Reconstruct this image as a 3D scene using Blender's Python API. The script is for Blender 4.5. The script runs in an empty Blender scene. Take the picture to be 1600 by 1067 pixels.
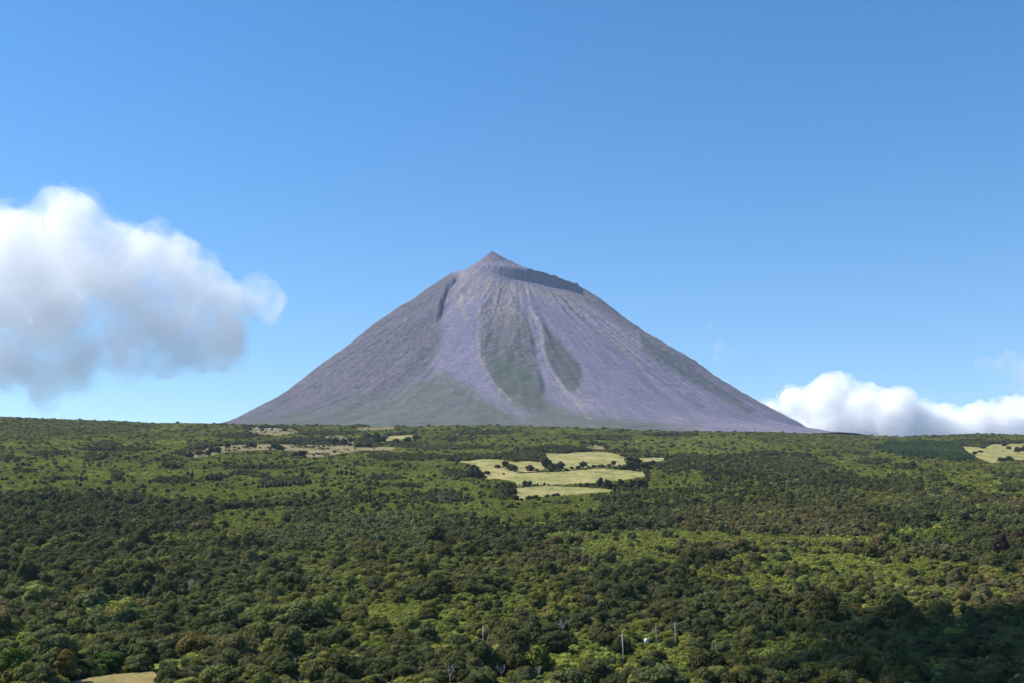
import bpy, bmesh, math, random, time
_t0 = time.time()


def tick(s): print('TICK', s, round(time.time() - _t0, 1))


import numpy as np
from mathutils import Vector, Matrix

random.seed(11)
rng = np.random.default_rng(11)
SC = bpy.context.scene
COL = SC.collection

# ------------------------------------------------------------------ camera model
# photo pixels (1600 x 1067) <-> directions; used only to survey where things stand
F, CX, CY, HOR = 1833.0, 800.0, 533.5, 841.0
PITCH = math.atan((HOR - CY) / F)
SP, CP = math.sin(PITCH), math.cos(PITCH)


def T(v):
    b = -(np.asarray(v, float) - CY) / F
    return (SP + CP * b) / (CP - SP * b)


def proj(x, y, z):
    w = y * CP + z * SP
    return CX + F * x / w, CY - F * (z * CP - y * SP) / w


def at_depth(u, v, y):
    z = T(v) * y
    return np.array([(u - CX) / F * (y * CP + z * SP), y, z])


# ------------------------------------------------------------------ noise (numpy)
def vnoise(x, y, seed=0):
    x = np.asarray(x, float); y = np.asarray(y, float)
    xi = np.floor(x).astype(np.int64); yi = np.floor(y).astype(np.int64)
    fx = x - xi; fy = y - yi
    fx = fx * fx * fx * (fx * (fx * 6 - 15) + 10); fy = fy * fy * fy * (fy * (fy * 6 - 15) + 10)

    def h(a, b):
        n = (a * 374761393 + b * 668265263 + seed * 1442695041) & 0xFFFFFFFF
        n = ((n ^ (n >> 13)) * 1274126177) & 0xFFFFFFFF
        n = (n ^ (n >> 16)) & 0xFFFF
        return n / 32767.5 - 1.0
    a = h(xi, yi); b = h(xi + 1, yi); c = h(xi, yi + 1); d = h(xi + 1, yi + 1)
    return (a * (1 - fx) + b * fx) * (1 - fy) + (c * (1 - fx) + d * fx) * fy


def fbm(x, y, o=4, seed=0, gain=0.5):
    s = 0.0; a = 1.0; t = 0.0
    for k in range(o):
        s = s + a * vnoise(x * 2 ** k + 17.3 * k, y * 2 ** k - 9.1 * k, seed + k); t += a; a *= gain
    return s / t


def noise3(p, seed=0):
    x, y, z = p[:, 0], p[:, 1], p[:, 2]
    return (vnoise(x + 31.7 * np.floor(z), y + 12.9 * np.floor(z), seed) * (1 - (z - np.floor(z)))
            + vnoise(x + 31.7 * np.floor(z + 1), y + 12.9 * np.floor(z + 1), seed) * (z - np.floor(z)))


def sstep(a, b, x):
    t = np.clip((np.asarray(x, float) - a) / (b - a), 0, 1)
    return t * t * (3 - 2 * t)


def sdpoly(px, py, poly):
    """signed distance to a polygon (negative inside), vectorised"""
    poly = np.asarray(poly, float); d = np.full(np.shape(px), 1e18); ins = np.zeros(np.shape(px), bool)
    n = len(poly)
    for i in range(n):
        ax, ay = poly[i]; bx, by = poly[(i + 1) % n]
        ex, ey = bx - ax, by - ay; wx, wy = px - ax, py - ay
        t = np.clip((wx * ex + wy * ey) / (ex * ex + ey * ey + 1e-12), 0, 1)
        d = np.minimum(d, (wx - ex * t) ** 2 + (wy - ey * t) ** 2)
        c = ((ay > py) != (by > py)) & (px < (bx - ax) * (py - ay) / (by - ay + 1e-12) + ax)
        ins ^= c
    d = np.sqrt(d)
    return np.where(ins, -d, d)


def dline(px, py, pts):
    d = np.full(np.shape(px), 1e18)
    for (ax, ay), (bx, by) in zip(pts, pts[1:]):
        ex, ey = bx - ax, by - ay; wx, wy = px - ax, py - ay
        t = np.clip((wx * ex + wy * ey) / (ex * ex + ey * ey + 1e-12), 0, 1)
        d = np.minimum(d, (wx - ex * t) ** 2 + (wy - ey * t) ** 2)
    return np.sqrt(d)


# ------------------------------------------------------------------ blender helpers
def mesh_np(name, V, faces, smooth=True):
    """V (n,3); faces: (m,k) array or list of arrays"""
    me = bpy.data.meshes.new(name)
    if not isinstance(faces, list): faces = [faces]
    faces = [np.asarray(f, np.int32) for f in faces if len(f)]
    nl = sum(f.size for f in faces); nf = sum(len(f) for f in faces)
    me.vertices.add(len(V)); me.vertices.foreach_set('co', np.asarray(V, np.float32).ravel())
    me.loops.add(nl); me.polygons.add(nf)
    me.loops.foreach_set('vertex_index', np.concatenate([f.ravel() for f in faces]))
    tot = np.concatenate([np.full(len(f), f.shape[1], np.int32) for f in faces])
    st = np.concatenate([[0], np.cumsum(tot)[:-1]]).astype(np.int32)
    me.polygons.foreach_set('loop_start', st)
    me.polygons.foreach_set('use_smooth', np.full(nf, smooth))
    me.update(calc_edges=True); me.validate()
    return me


def obj(name, me, mat=None, parent=None):
    o = bpy.data.objects.new(name, me); COL.objects.link(o)
    if mat is not None and not me.materials: me.materials.append(mat)
    if parent is not None: o.parent = parent
    return o


def empty(name, loc):
    o = bpy.data.objects.new(name, None); COL.objects.link(o); o.location = loc
    o.empty_display_size = 1.0
    return o


def tag(o, label, cat=None, group=None, kind=None):
    o['label'] = label
    if cat: o['category'] = cat
    if group: o['group'] = group
    if kind: o['kind'] = kind
    return o


def color_attr(me, name, C):
    a = me.attributes.new(name, 'FLOAT_COLOR', 'POINT')
    C4 = np.ones((len(C), 4), np.float32); C4[:, :3] = C
    a.data.foreach_set('color', C4.ravel())


def grid_faces(nr, nc):
    i = np.arange(nr - 1)[:, None] * nc + np.arange(nc - 1)[None, :]
    i = i.ravel()
    return np.stack([i, i + 1, i + nc + 1, i + nc], 1)


class NT:
    def __init__(s, name, mat=True):
        s.m = bpy.data.materials.new(name); s.m.use_nodes = True
        s.t = s.m.node_tree; s.t.nodes.clear(); s.n = s.t.nodes
        s.out = s.n.new('ShaderNodeOutputMaterial')

    def __call__(s, typ, ins=None, **kw):
        n = s.n.new('ShaderNode' + typ)
        for k, v in kw.items(): setattr(n, k, v)
        for k, v in (ins or {}).items():
            if isinstance(v, bpy.types.NodeSocket): s.t.links.new(v, n.inputs[k])
            else: n.inputs[k].default_value = v
        return n

    def math(s, op, a, b=None, c=None, clamp=False):
        d = {0: a}
        if b is not None: d[1] = b
        if c is not None: d[2] = c
        return s('Math', d, operation=op, use_clamp=clamp).outputs[0]

    def noise(s, vec, scale, detail=4, rough=0.55):
        return s('TexNoise', {'Vector': vec, 'Scale': scale, 'Detail': detail, 'Roughness': rough}).outputs[0]

    def ramp(s, fac, stops):
        n = s('ValToRGB', {0: fac}); e = n.color_ramp.elements
        while len(e) < len(stops): e.new(0.5)
        for q, (p, c) in zip(e, stops):
            q.position = p; q.color = (*c, 1) if len(c) == 3 else c
        return n.outputs[0]

    def mul(s, a, b, fac=1.0):
        n = s('Mix', data_type='RGBA', blend_type='MULTIPLY')
        for k, v in ((0, fac), (6, a), (7, b)):
            if isinstance(v, bpy.types.NodeSocket): s.t.links.new(v, n.inputs[k])
            else: n.inputs[k].default_value = v if not isinstance(v, tuple) or len(v) == 4 else (*v, 1)
        return n.outputs[2]

    def mix(s, a, b, fac):
        n = s('Mix', data_type='RGBA', blend_type='MIX')
        for k, v in ((0, fac), (6, a), (7, b)):
            if isinstance(v, bpy.types.NodeSocket): s.t.links.new(v, n.inputs[k])
            else: n.inputs[k].default_value = v if not isinstance(v, tuple) or len(v) == 4 else (*v, 1)
        return n.outputs[2]

    def surf(s, sock): s.t.links.new(sock, s.out.inputs['Surface']); return s.m

    def vol(s, sock): s.t.links.new(sock, s.out.inputs['Volume']); return s.m


def simple_mat(name, col, rough=0.8, nscale=2.0, var=0.35, spec=0.2):
    N = NT(name)
    co = N('TexCoord').outputs['Object']
    n = N.noise(co, nscale, 5, 0.6)
    c = N.mul((*col, 1), N.ramp(n, [(0.25, (1 - var,) * 3), (0.75, (1 + var * 0.6,) * 3)]))
    b = N('BsdfPrincipled', {'Base Color': c, 'Roughness': rough, 'Specular IOR Level': spec})
    return N.surf(b.outputs[0])


# ------------------------------------------------------------------ materials
def foliage_material(name, translu=0.30):
    N = NT(name)
    tint = N('Attribute', attribute_type='INSTANCER', attribute_name='tint').outputs['Color']
    geo = N('NewGeometry')
    r = geo.outputs['Random Per Island']
    leaf = N.ramp(r, [(0.0, (0.62, 0.66, 0.6)), (0.55, (1.0, 1.0, 1.0)), (1.0, (1.42, 1.34, 1.2))])
    c = N.mul(tint, leaf)
    d = N('BsdfPrincipled', {'Base Color': c, 'Roughness': 0.75, 'Specular IOR Level': 0.06})
    t = N('BsdfTranslucent', {'Color': N.mul(c, (1.25, 1.3, 0.6, 1))})
    m = N('MixShader', {0: translu, 1: d.outputs[0], 2: t.outputs[0]})
    return N.surf(m.outputs[0])


M_LEAF = foliage_material('leafy_crown')
M_BARK = simple_mat('bark', (0.10, 0.085, 0.07), 0.9, 3.0)
M_DEAD = simple_mat('bleached_wood', (0.50, 0.46, 0.41), 0.85, 4.0, 0.25)
M_TWIG = simple_mat('bare_twigs', (0.20, 0.155, 0.135), 0.9, 4.0)
M_POLE = simple_mat('weathered_pole', (0.50, 0.47, 0.40), 0.8, 3.0)
M_ARM = simple_mat('grey_metal', (0.36, 0.36, 0.36), 0.6, 5.0)
M_CERAM = simple_mat('ceramic', (0.55, 0.52, 0.48), 0.3, 5.0, 0.1)
M_WHITE = simple_mat('whitewash', (0.78, 0.77, 0.74), 0.8, 1.5, 0.12)
M_ROOFW = simple_mat('pale_roof', (0.70, 0.68, 0.65), 0.6, 1.5, 0.15)
M_DARKW = simple_mat('dark_opening', (0.05, 0.05, 0.055), 0.7, 2.0)
M_BASALT = simple_mat('basalt_wall', (0.07, 0.065, 0.062), 0.9, 1.2, 0.5)


def terrain_material():
    N = NT('forest_floor')
    co = N('NewGeometry').outputs['Position']
    n = N.noise(co, 0.05, 6); n2 = N.noise(co, 0.9, 4)
    c = N.ramp(n, [(0.3, (0.018, 0.024, 0.010)), (0.55, (0.03, 0.038, 0.014)), (0.75, (0.045, 0.04, 0.02))])
    c = N.mul(c, N.ramp(n2, [(0.3, (0.6,) * 3), (0.7, (1.3,) * 3)]))
    b = N('BsdfPrincipled', {'Base Color': c, 'Roughness': 0.95, 'Specular IOR Level': 0.1})
    return N.surf(b.outputs[0])


def pasture_material(name, c1, c2, c3, green=0.0):
    N = NT(name)
    co = N('NewGeometry').outputs['Position']
    mp = N('Mapping', {'Vector': co, 'Scale': (1.0, 0.55, 1.0)}).outputs[0]
    n = N.noise(mp, 0.024, 6, 0.62); n2 = N.noise(mp, 0.11, 5, 0.65); n3 = N.noise(co, 0.6, 4, 0.7)
    c = N.ramp(n, [(0.32, c1), (0.52, c2), (0.70, c3)])
    c = N.mul(c, N.ramp(n2, [(0.32, (0.52, 0.58, 0.40)), (0.5, (1.0, 1.0, 1.0)), (0.70, (1.22, 1.12, 1.02))]))
    c = N.mul(c, N.ramp(n3, [(0.25, (0.7, 0.72, 0.66)), (0.7, (1.12, 1.1, 1.08))]))
    bmp = N('Bump', {'Height': n3, 'Strength': 0.5, 'Distance': 0.6})
    b = N('BsdfPrincipled', {'Base Color': c, 'Roughness': 0.95, 'Specular IOR Level': 0.08, 'Normal': bmp.outputs[0]})
    return N.surf(b.outputs[0])


def mountain_material():
    N = NT('volcanic_slope')
    a = N('Attribute', attribute_type='GEOMETRY', attribute_name='rock').outputs['Color']
    fl = N('Attribute', attribute_type='GEOMETRY', attribute_name='fall').outputs['Vector']   # angle, radius
    co = N('NewGeometry').outputs['Position']
    s1 = N.noise(fl, 1.0, 6, 0.62)
    s2 = N.noise(co, 0.035, 6, 0.7)
    s3 = N.noise(co, 0.009, 4, 0.6)
    c = N.mul(a, N.ramp(s1, [(0.28, (0.80, 0.81, 0.84)), (0.5, (1, 1, 1)), (0.72, (1.14, 1.11, 1.06))]))
    c = N.mul(c, N.ramp(s2, [(0.32, (0.64, 0.67, 0.68)), (0.5, (1, 1, 1)), (0.66, (1.32, 1.28, 1.18))]))
    c = N.mul(c, N.ramp(s3, [(0.3, (0.90, 0.94, 0.93)), (0.7, (1.09, 1.05, 1.05))]))
    bmp = N('Bump', {'Height': s2, 'Strength': 0.55, 'Distance': 7.0})
    bmp2 = N('Bump', {'Height': s1, 'Strength': 0.35, 'Distance': 8.0, 'Normal': bmp.outputs[0]})
    b = N('BsdfPrincipled', {'Base Color': c, 'Roughness': 0.95, 'Specular IOR Level': 0.08, 'Normal': bmp2.outputs[0]})
    return N.surf(b.outputs[0])


# ------------------------------------------------------------------ ground
VD = np.array([(330, 1067), (380, 1032), (430, 1003), (530, 956), (680, 906), (900, 856), (1180, 808), (1650, 757),
               (2300, 715), (3100, 685), (3700, 670), (4050, 665)], float)
_y = np.linspace(math.log(330), math.log(4050), 900)
_v = np.interp(_y, np.log(VD[:, 0]), VD[:, 1])
_k = np.exp(-0.5 * (np.arange(-45, 46) / 18.0) ** 2); _k /= _k.sum()
_slope = np.concatenate([_v[0] + (_v[0] - _v[1:46][::-1]), _v, _v[-1] + (_v[-1] - _v[-46:-1][::-1])])
_vs = np.convolve(_slope, _k, 'valid')
ZT_Y = np.concatenate([[-900, -250, -40, 0, 8, 30, 70, 130, 220], np.exp(_y)[::6], [4300, 4700, 5500, 7000, 9000, 12000, 20000]])
_z = (T(_vs) * np.exp(_y))[::6]
ZT_Z = np.concatenate([[-60, -30, -3, -1.75, -3.4, -9.5, -19.5, -30, -38.0], _z, [400, 408, 470, 585, 620, 480, 100]])
RIDGE_U = [-700, -200, 0, 130, 250, 350, 600, 700, 800, 900, 1000, 1150, 1270, 1350, 1410, 1480, 1530, 1600, 1700, 2300]
RIDGE_V = [640, 648, 654.5, 659, 663, 664, 665.5, 666, 666, 668.5, 671, 673, 677, 681, 682.5, 679.5, 677.5, 680, 682, 676]


def zg(x, y):
    x = np.asarray(x, float); y = np.asarray(y, float)
    z = np.interp(y, ZT_Y, ZT_Z)
    u = CX + F * x / np.maximum(y * CP + z * SP, 200)
    dv = np.interp(u, RIDGE_U, RIDGE_V) - 665.0
    z = z - sstep(900, 3700, y) * np.minimum(y, 5200) * dv / F
    z = z + sstep(250, 700, y) * (2.2 * fbm(x / 110, y / 110, 2, 5) + 4.5 * fbm(x / 420, y / 420, 2, 9)) \
        + sstep(1500, 3500, y) * 5 * fbm(x / 700, y / 500, 2, 3)
    return z


_gy = np.concatenate([np.geomspace(302, 4400, 420)])


_cols = {}


def ground_uv(u, v):
    """the ground point that shows at photo pixel (u, v)"""
    key = round(float(u), 2)
    if key not in _cols:
        z = np.interp(_gy, ZT_Y, ZT_Z)
        for _ in range(2):
            x = (u - CX) / F * (_gy * CP + z * SP); z = zg(x, _gy)
        _cols[key] = np.minimum.accumulate(proj(x, _gy, z)[1])
    y = float(np.interp(-v, -_cols[key], _gy))
    xx = (u - CX) / F * (y * CP + float(zg((u - CX) / F * y, y)) * SP)
    return xx, y, float(zg(xx, y))


def build_ground():
    ys = np.concatenate([np.linspace(-900, -60, 12), np.linspace(-40, 300, 40), np.geomspace(304, 4600, 420), np.linspace(4700, 20000, 40)])
    t = np.linspace(-1, 1, 361)
    V = []
    for y in ys:
        half = 620 + max(y, 0) * 0.62 + 1500 * sstep(4600, 9000, y)
        x = t * half * (1 + 1.2 * np.abs(t) ** 3)
        V.append(np.stack([x, np.full_like(x, y), zg(x, np.full_like(x, y))], 1))
    me = mesh_np('terrain', np.concatenate(V), grid_faces(len(ys), len(t)))
    o = obj('terrain', me, terrain_material())
    tag(o, 'long wooded hillside rising from the valley to the ridge', kind='structure')


build_ground()

tick('ground')

# ------------------------------------------------------------------ mountain
MY = 9500.0
PXM = 5.25
AX = (806 - CX) * PXM


def build_mountain():
    L = np.array([(60, 416.5), (68, 416.7), (97, 424), (118, 436), (141, 453.5), (165, 471), (182, 481), (223, 509), (264, 540), (306, 568),
                  (361, 609), (441, 655), (470, 664)], float)
    R = np.array([(40, 425), (50, 429), (70, 436), (95, 446), (110, 450), (132, 464), (166, 490), (204, 516.5), (229, 530.5), (278, 558.5), (316, 586.5),
                  (355, 611), (397, 635.5), (439, 658), (474, 674)], float)
    L[:2, 1] += 3.0
    rl = np.append(L[:, 0], [560, 720, 1000]); zl = np.append(T(L[:, 1]) * MY, [780, 610, 380])
    rr = np.append(R[:, 0], [600, 720, 1000]); zr = np.append(T(R[:, 1]) * MY, [640, 540, 360])
    rf = np.array([40, 103, 150, 200, 250, 300, 350, 390, 430, 500, 600, 720, 1000], float)
    zf = np.array([2150, 1958, 1775, 1592, 1418, 1255, 1105, 995, 900, 765, 640, 560, 380], float)

    th = np.concatenate([np.linspace(-125, 125, 760), np.linspace(125, 235, 70)[1:]]) * math.pi / 180
    r = np.concatenate([np.linspace(0, 90, 40), np.linspace(91, 108, 26), np.linspace(109.5, 480, 250), np.linspace(485, 1000, 40)])
    TH, RR = np.meshgrid(th, r)
    s, c = np.sin(TH), np.cos(TH)
    wf = np.maximum(0, c) ** 1.15
    wl = (1 - wf) * (1 - s) / 2; wr = (1 - wf) * (1 + s) / 2
    R_ = np.maximum(RR, 95)
    # fit the flank profiles so that the outline seen from the valley is the surveyed one
    tc, rc = np.meshgrid(np.radians(np.linspace(-110, 110, 300)), np.linspace(60, 800, 240))
    sc_, cc_ = np.sin(tc), np.cos(tc); wfc = np.maximum(0, cc_) ** 1.15; wlc = (1 - wfc) * (1 - sc_) / 2; wrc = (1 - wfc) * (1 + sc_) / 2
    for it in range(7):
        zz = wfc * np.interp(rc, rf, zf) + wlc * np.interp(rc, rl, zl) + wrc * np.interp(rc, rr, zr)
        uu, vv = proj(AX + rc * PXM * sc_, MY - rc * PXM * cc_, zz)
        for tab, zt, sg in ((L, zl, -1), (R, zr, 1)):
            for i in range(len(tab)):
                if tab[i, 0] < 110: continue
                m_ = np.abs(uu - (806 + sg * tab[i, 0])) < 4
                zt[i] += 0.8 * (vv[m_].min() - tab[i, 1]) * PXM
            zt[len(tab):] = np.minimum(zt[len(tab):], zt[len(tab) - 1] - np.array([70, 190, 420]))
    base = lambda q: wf * np.interp(q, rf, zf) + wl * np.interp(q, rl, zl) + wr * np.interp(q, rr, zr)
    zb = base(R_)
    # crater rim and the cliff under it
    deg = TH * 180 / math.pi
    wc = sstep(-62, -38, deg) * (1 - sstep(62, 88, deg))
    ur = 806 + 95 * s
    vtop = np.interp(ur, [700, 738, 779, 807, 835, 856, 876, 890, 901], [424, 418, 417.5, 418, 422.5, 429, 436, 441.5, 446])
    vbot = np.interp(ur, [700, 740, 755, 780, 799, 818, 839, 872, 892, 901], [432, 424, 425, 430, 438, 441, 444, 450, 459, 462])
    ztop = T(vtop) * (MY - 95 * PXM * c); zbot = T(vbot) * (MY - 103 * PXM * c)
    corr = wc * (zbot - base(np.full_like(RR, 103.0)))
    zout = zb + corr * np.exp(-np.maximum(R_ - 103, 0) / 45)
    back = (1 - np.maximum(0, c * 0.5 + 0.5) ** 0.5)
    zrim0 = base(np.full_like(RR, 95.0)) * (1 - back) + 2120 * back
    zrim = wc * ztop + (1 - wc) * zrim0
    rimn = 7 * vnoise(TH * 9, TH * 0, 4) + 3.5 * vnoise(TH * 33, TH * 0, 6)
    zrim = zrim + rimn * wc
    zin = 2120 + (zrim - 2120) * sstep(40, 95, RR)
    zin_l = np.interp(RR, rl, zl) * (1 - RR * PXM * np.maximum(c, 0) / MY)
    wleft = sstep(0.55, 0.9, -s) * (1 - wc)
    zin = zin * (1 - wleft) + zin_l * wleft
    k = sstep(96, 101, RR)
    Z = np.where(RR < 95, zin, zrim * (1 - k) + zout * k)
    # image coordinates of the smooth shape, for the survey of slope features
    X = AX + RR * PXM * s; Y = MY - RR * PXM * c
    U, W = proj(X, Y, Z)
    m = RR * PXM
    front = sstep(100, 112, RR)
    big = fbm(TH * 9, m / 900, 3, 21)
    rid = 1 - np.abs(vnoise(TH * 26 + 0.6 * big, m / 700, 31)) * 2
    rid2 = 1 - np.abs(vnoise(TH * 70 + 1.2 * big, m / 330, 33)) * 2
    arc = TH * 1300
    rough = fbm(arc / 34, m / 30, 4, 41)
    fade = front * (1 - 0.55 * sstep(300, 470, RR))
    scree = np.clip(0.5 - sdpoly(U, W, [(705, 470), (750, 450), (748, 560), (800, 630), (690, 600), (685, 540)]) / 12, 0, 1)
    scree_r = np.clip(0.5 - sdpoly(U, W, [(805, 462), (850, 470), (900, 500), (1000, 580), (1100, 650), (1000, 660), (915, 600), (905, 560), (860, 510)]) / 16, 0, 1)
    scr = np.maximum(scree, scree_r)
    rib = np.clip(0.5 - sdpoly(U, W, [(775, 448), (752, 480), (748, 520), (750, 560), (762, 590), (785, 617), (815, 637), (842, 640), (846, 610),
                                        (840, 575), (832, 530), (818, 492), (798, 462)]) / 11 + 0.30 * fbm(TH * 40, m / 260, 3, 91), 0, 1)
    lens = np.clip(0.5 - sdpoly(U, W, [(847, 508), (862, 518), (885, 546), (909, 575), (906, 600), (893, 614), (878, 598), (860, 572), (849, 545)]) / 6 + 0.3 * fbm(TH * 50, m / 240, 3, 92), 0, 1)
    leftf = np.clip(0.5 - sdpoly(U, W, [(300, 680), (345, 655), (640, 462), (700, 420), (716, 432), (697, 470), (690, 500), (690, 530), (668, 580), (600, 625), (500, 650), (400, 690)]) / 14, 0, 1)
    strip = np.clip(0.5 - sdpoly(U, W, [(998, 520), (1040, 546), (1100, 588), (1180, 640), (1165, 643), (1090, 602), (1030, 567), (1000, 545)]) / 6, 0, 1)
    crest = np.clip(0.5 - sdpoly(U, W, [(880, 438), (945, 462), (1040, 525), (1130, 585), (1225, 640), (1205, 645), (1110, 592), (1000, 524), (930, 482), (880, 462)]) / 6, 0, 1)
    crag = np.clip(0.5 - sdpoly(U, W, [(745, 430), (800, 443), (880, 455), (900, 465), (930, 500), (870, 480), (820, 462), (800, 480), (770, 455), (740, 470), (715, 480), (720, 445)]) / 10, 0, 1)
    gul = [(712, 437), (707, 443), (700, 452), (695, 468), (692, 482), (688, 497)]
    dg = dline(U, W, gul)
    fade = fade * (0.35 + 0.65 * sstep(112, 190, RR))
    Z = Z + sstep(97, 180, RR) * 26 * big * (1 - 0.6 * scr) + fade * (1 - 0.75 * scr) * (5 * (rid - 0.3) + 2.2 * (rid2 - 0.3))
    Z = Z + fade * (5.5 * rough) * (1 - 0.8 * scr) * (1 + 0.5 * np.maximum(rib, np.maximum(crag, crest)))
    Z = Z + front * 15 * sstep(0.0, 1.0, rib) * (1 - 0.5 * rid) + front * 5 * lens + 6 * front * strip
    gw = 2.8 + 1.6 * vnoise(W / 6, U / 6, 77)
    Z = Z - (30 + 22 * rough) * np.exp(-(dg / gw) ** 2) * sstep(505, 480, W + 0 * U)  + 9 * np.exp(-((dline(U, W, [(a - 7, b) for a, b in gul])) / 4.0) ** 2)
    Z = Z + 4 * wc * sstep(95, 97, RR) * (1 - sstep(101, 104, RR)) * fbm(TH * 130, m / 60, 3, 68)
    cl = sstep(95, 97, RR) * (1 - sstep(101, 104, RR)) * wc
    # the small summit cone
    px_, py_ = X - (768 - CX) * PXM, Y - MY
    d = np.hypot(px_ * np.where(px_ > 0, 0.78, 1.17), py_ * 0.95) + 10 * fbm(X / 60, Y / 60, 3, 55)
    apex = float(T(392.0)) * MY
    dd = np.sqrt(np.maximum(d, 0) ** 2 + 10 ** 2)
    cone = apex - 0.62 * dd - 30 * (1 - np.exp(-dd / 60)) + 9 + 4 * fbm(X / 18, Y / 18, 3, 57)
    cone = np.where(d < 300, cone, -1e9)
    onc = cone > Z
    Z = np.maximum(Z, cone)
    # ---- colour map of the slope: rock, scree, thin vegetation, shade in gully and cliff
    def lay(C, col, mask): return C * (1 - mask[..., None]) + np.array(col) * mask[..., None]
    nz = fbm(arc / 60, m / 90, 5, 61); nz2 = fbm(arc / 14, m / 22, 4, 63)
    st = fbm(TH * 120, m / 700, 4, 65)
    C = np.zeros(Z.shape + (3,)) + np.array((0.154, 0.141, 0.194))
    C = lay(C, (0.26, 0.22, 0.175), np.clip(0.25 + 0.9 * nz + 0.5 * st, 0, 1) * 0.45 * (1 - scr))
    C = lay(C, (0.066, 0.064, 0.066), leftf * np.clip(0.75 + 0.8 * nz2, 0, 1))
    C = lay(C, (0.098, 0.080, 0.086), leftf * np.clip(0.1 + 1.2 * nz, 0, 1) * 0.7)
    C = lay(C, (0.165, 0.135, 0.12), crest * np.clip(0.7 + nz2, 0, 1))
    C = lay(C, (0.225, 0.195, 0.16), crag * np.clip(0.35 + 1.0 * nz2 + 0.9 * nz, 0, 1))
    C = lay(C, (0.080, 0.078, 0.066), rib * np.clip(0.85 + 0.9 * nz2, 0, 1) * sstep(440, 520, W + 30 * nz))
    C = lay(C, (0.195, 0.17, 0.14), rib * np.clip(0.3 + 1.6 * nz2, 0, 1) * (1 - sstep(470, 540, W)))
    C = lay(C, (0.070, 0.076, 0.058), lens * np.clip(0.9 + 0.5 * nz2, 0, 1))
    C = lay(C, (0.088, 0.092, 0.068), strip * np.clip(0.8 + 0.9 * nz2, 0, 1))
    apron = np.clip(0.5 - sdpoly(U, W, [(300, 690), (330, 664), (420, 652), (520, 640), (600, 618), (640, 600), (668, 584), (690, 580), (715, 592), (742, 610), (775, 632), (815, 648), (830, 640), (850, 606), (862, 628), (890, 640),
                                          (920, 645), (960, 652), (1040, 666), (1090, 674), (1000, 720), (400, 720)]) / 20 + 0.35 * nz, 0, 1)
    C = lay(C, (0.088, 0.098, 0.074), apron * np.clip(0.9 + 0.5 * nz2, 0, 1))
    g2 = np.clip(0.5 - sdpoly(U, W, [(760, 560), (800, 550), (845, 590), (850, 640), (815, 640), (780, 612)]) / 14, 0, 1)
    C = lay(C, (0.074, 0.086, 0.058), g2 * 0.8)
    for pts, w, a in (([(873, 456), (890, 478), (915, 503), (945, 524), (975, 550), (1003, 574)], 3.2, 0.85), ([(905, 470), (950, 505), (1005, 542)], 2.5, 0.5),
                      ([(719, 462), (721, 480), (727, 500)], 4.5, 0.6), ([(748, 480), (745, 520), (750, 560), (768, 597), (800, 628)], 2.0, 0.5),
                      ([(842, 505), (846, 540), (856, 572), (880, 604)], 2.0, 0.55), ([(820, 480), (842, 505)], 3.0, 0.6),
                      ([(890, 612), (912, 640), (922, 655)], 1.6, 0.7), ([(860, 610), (875, 625), (890, 632)], 2.2, 0.45), ([(1000, 600), (1040, 625), (1100, 652)], 2.0, 0.3)):
        C = lay(C, (0.30, 0.255, 0.185), a * np.exp(-(dline(U, W, pts) / w) ** 2) * np.clip(0.6 + 0.9 * nz2, 0, 1))
    for pts, w, a in (([(1000, 590), (1060, 640), (1090, 668)], 5, 0.5), ([(960, 610), (1030, 660)], 6, 0.35), ([(836, 530), (834, 552), (846, 580)], 1.6, 0.8)):
        C = lay(C, (0.075, 0.085, 0.06), a * np.exp(-(dline(U, W, pts) / w) ** 2) * np.clip(0.6 + 0.9 * nz2, 0, 1))
    C = lay(C, (0.080, 0.080, 0.098), np.exp(-(dg / (3.0 + 1.6 * nz2)) ** 2) * np.clip(0.75 + 1.3 * nz2, 0, 1))  # dark gully rock, the shade in its hollow put into the colour
    C = lay(C, (0.098, 0.098, 0.122), cl * np.clip(0.8 + 0.8 * nz2 + 0.9 * fbm(TH * 60, m * 0, 3, 19), 0, 1) * (0.75 * sstep(752, 800, U) + 0.25 * sstep(860, 885, U)))  # dark cliff rock with its shade painted in, deepest at the right end
    C = lay(C, (0.128, 0.108, 0.124), onc * (1 - sstep(150, 240, d)) * np.clip(0.9 + 0.3 * nz2, 0, 1))
    C = C * (1 + 0.10 * nz2 * (1 - scr) + 0.05 * st)[..., None]
    n = len(r); mth = len(th)
    V = np.stack([X, Y, Z], -1).reshape(-1, 3)
    fc = grid_faces(n, mth)
    close = np.stack([np.arange(n - 1) * mth + mth - 1, np.arange(n - 1) * mth, (np.arange(n - 1) + 1) * mth, (np.arange(n - 1) + 1) * mth + mth - 1], 1)
    me = mesh_np('mountain', V, np.concatenate([fc, close]))
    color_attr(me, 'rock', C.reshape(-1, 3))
    a = me.attributes.new('fall', 'FLOAT_VECTOR', 'POINT')
    a.data.foreach_set('vector', np.stack([TH * 38, m / 260, TH * 0], -1).reshape(-1).astype(np.float32))
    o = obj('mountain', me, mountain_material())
    tag(o, 'bare purple grey volcano with a small pointed cone on its crater rim', kind='structure')


build_mountain()

tick('mountain')

# ------------------------------------------------------------------ tree shapes
ICO = {}


def ico(sub):
    if sub not in ICO:
        bm = bmesh.new(); bmesh.ops.create_icosphere(bm, subdivisions=sub, radius=1.0)
        V = np.array([v.co[:] for v in bm.verts]); Fc = np.array([[v.index for v in f.verts] for f in bm.faces]); bm.free()
        ICO[sub] = (V, Fc)
    return ICO[sub]


def unit_dirs(n, r):
    d = r.normal(size=(n, 3)); return d / np.linalg.norm(d, axis=1, keepdims=True)


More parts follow.
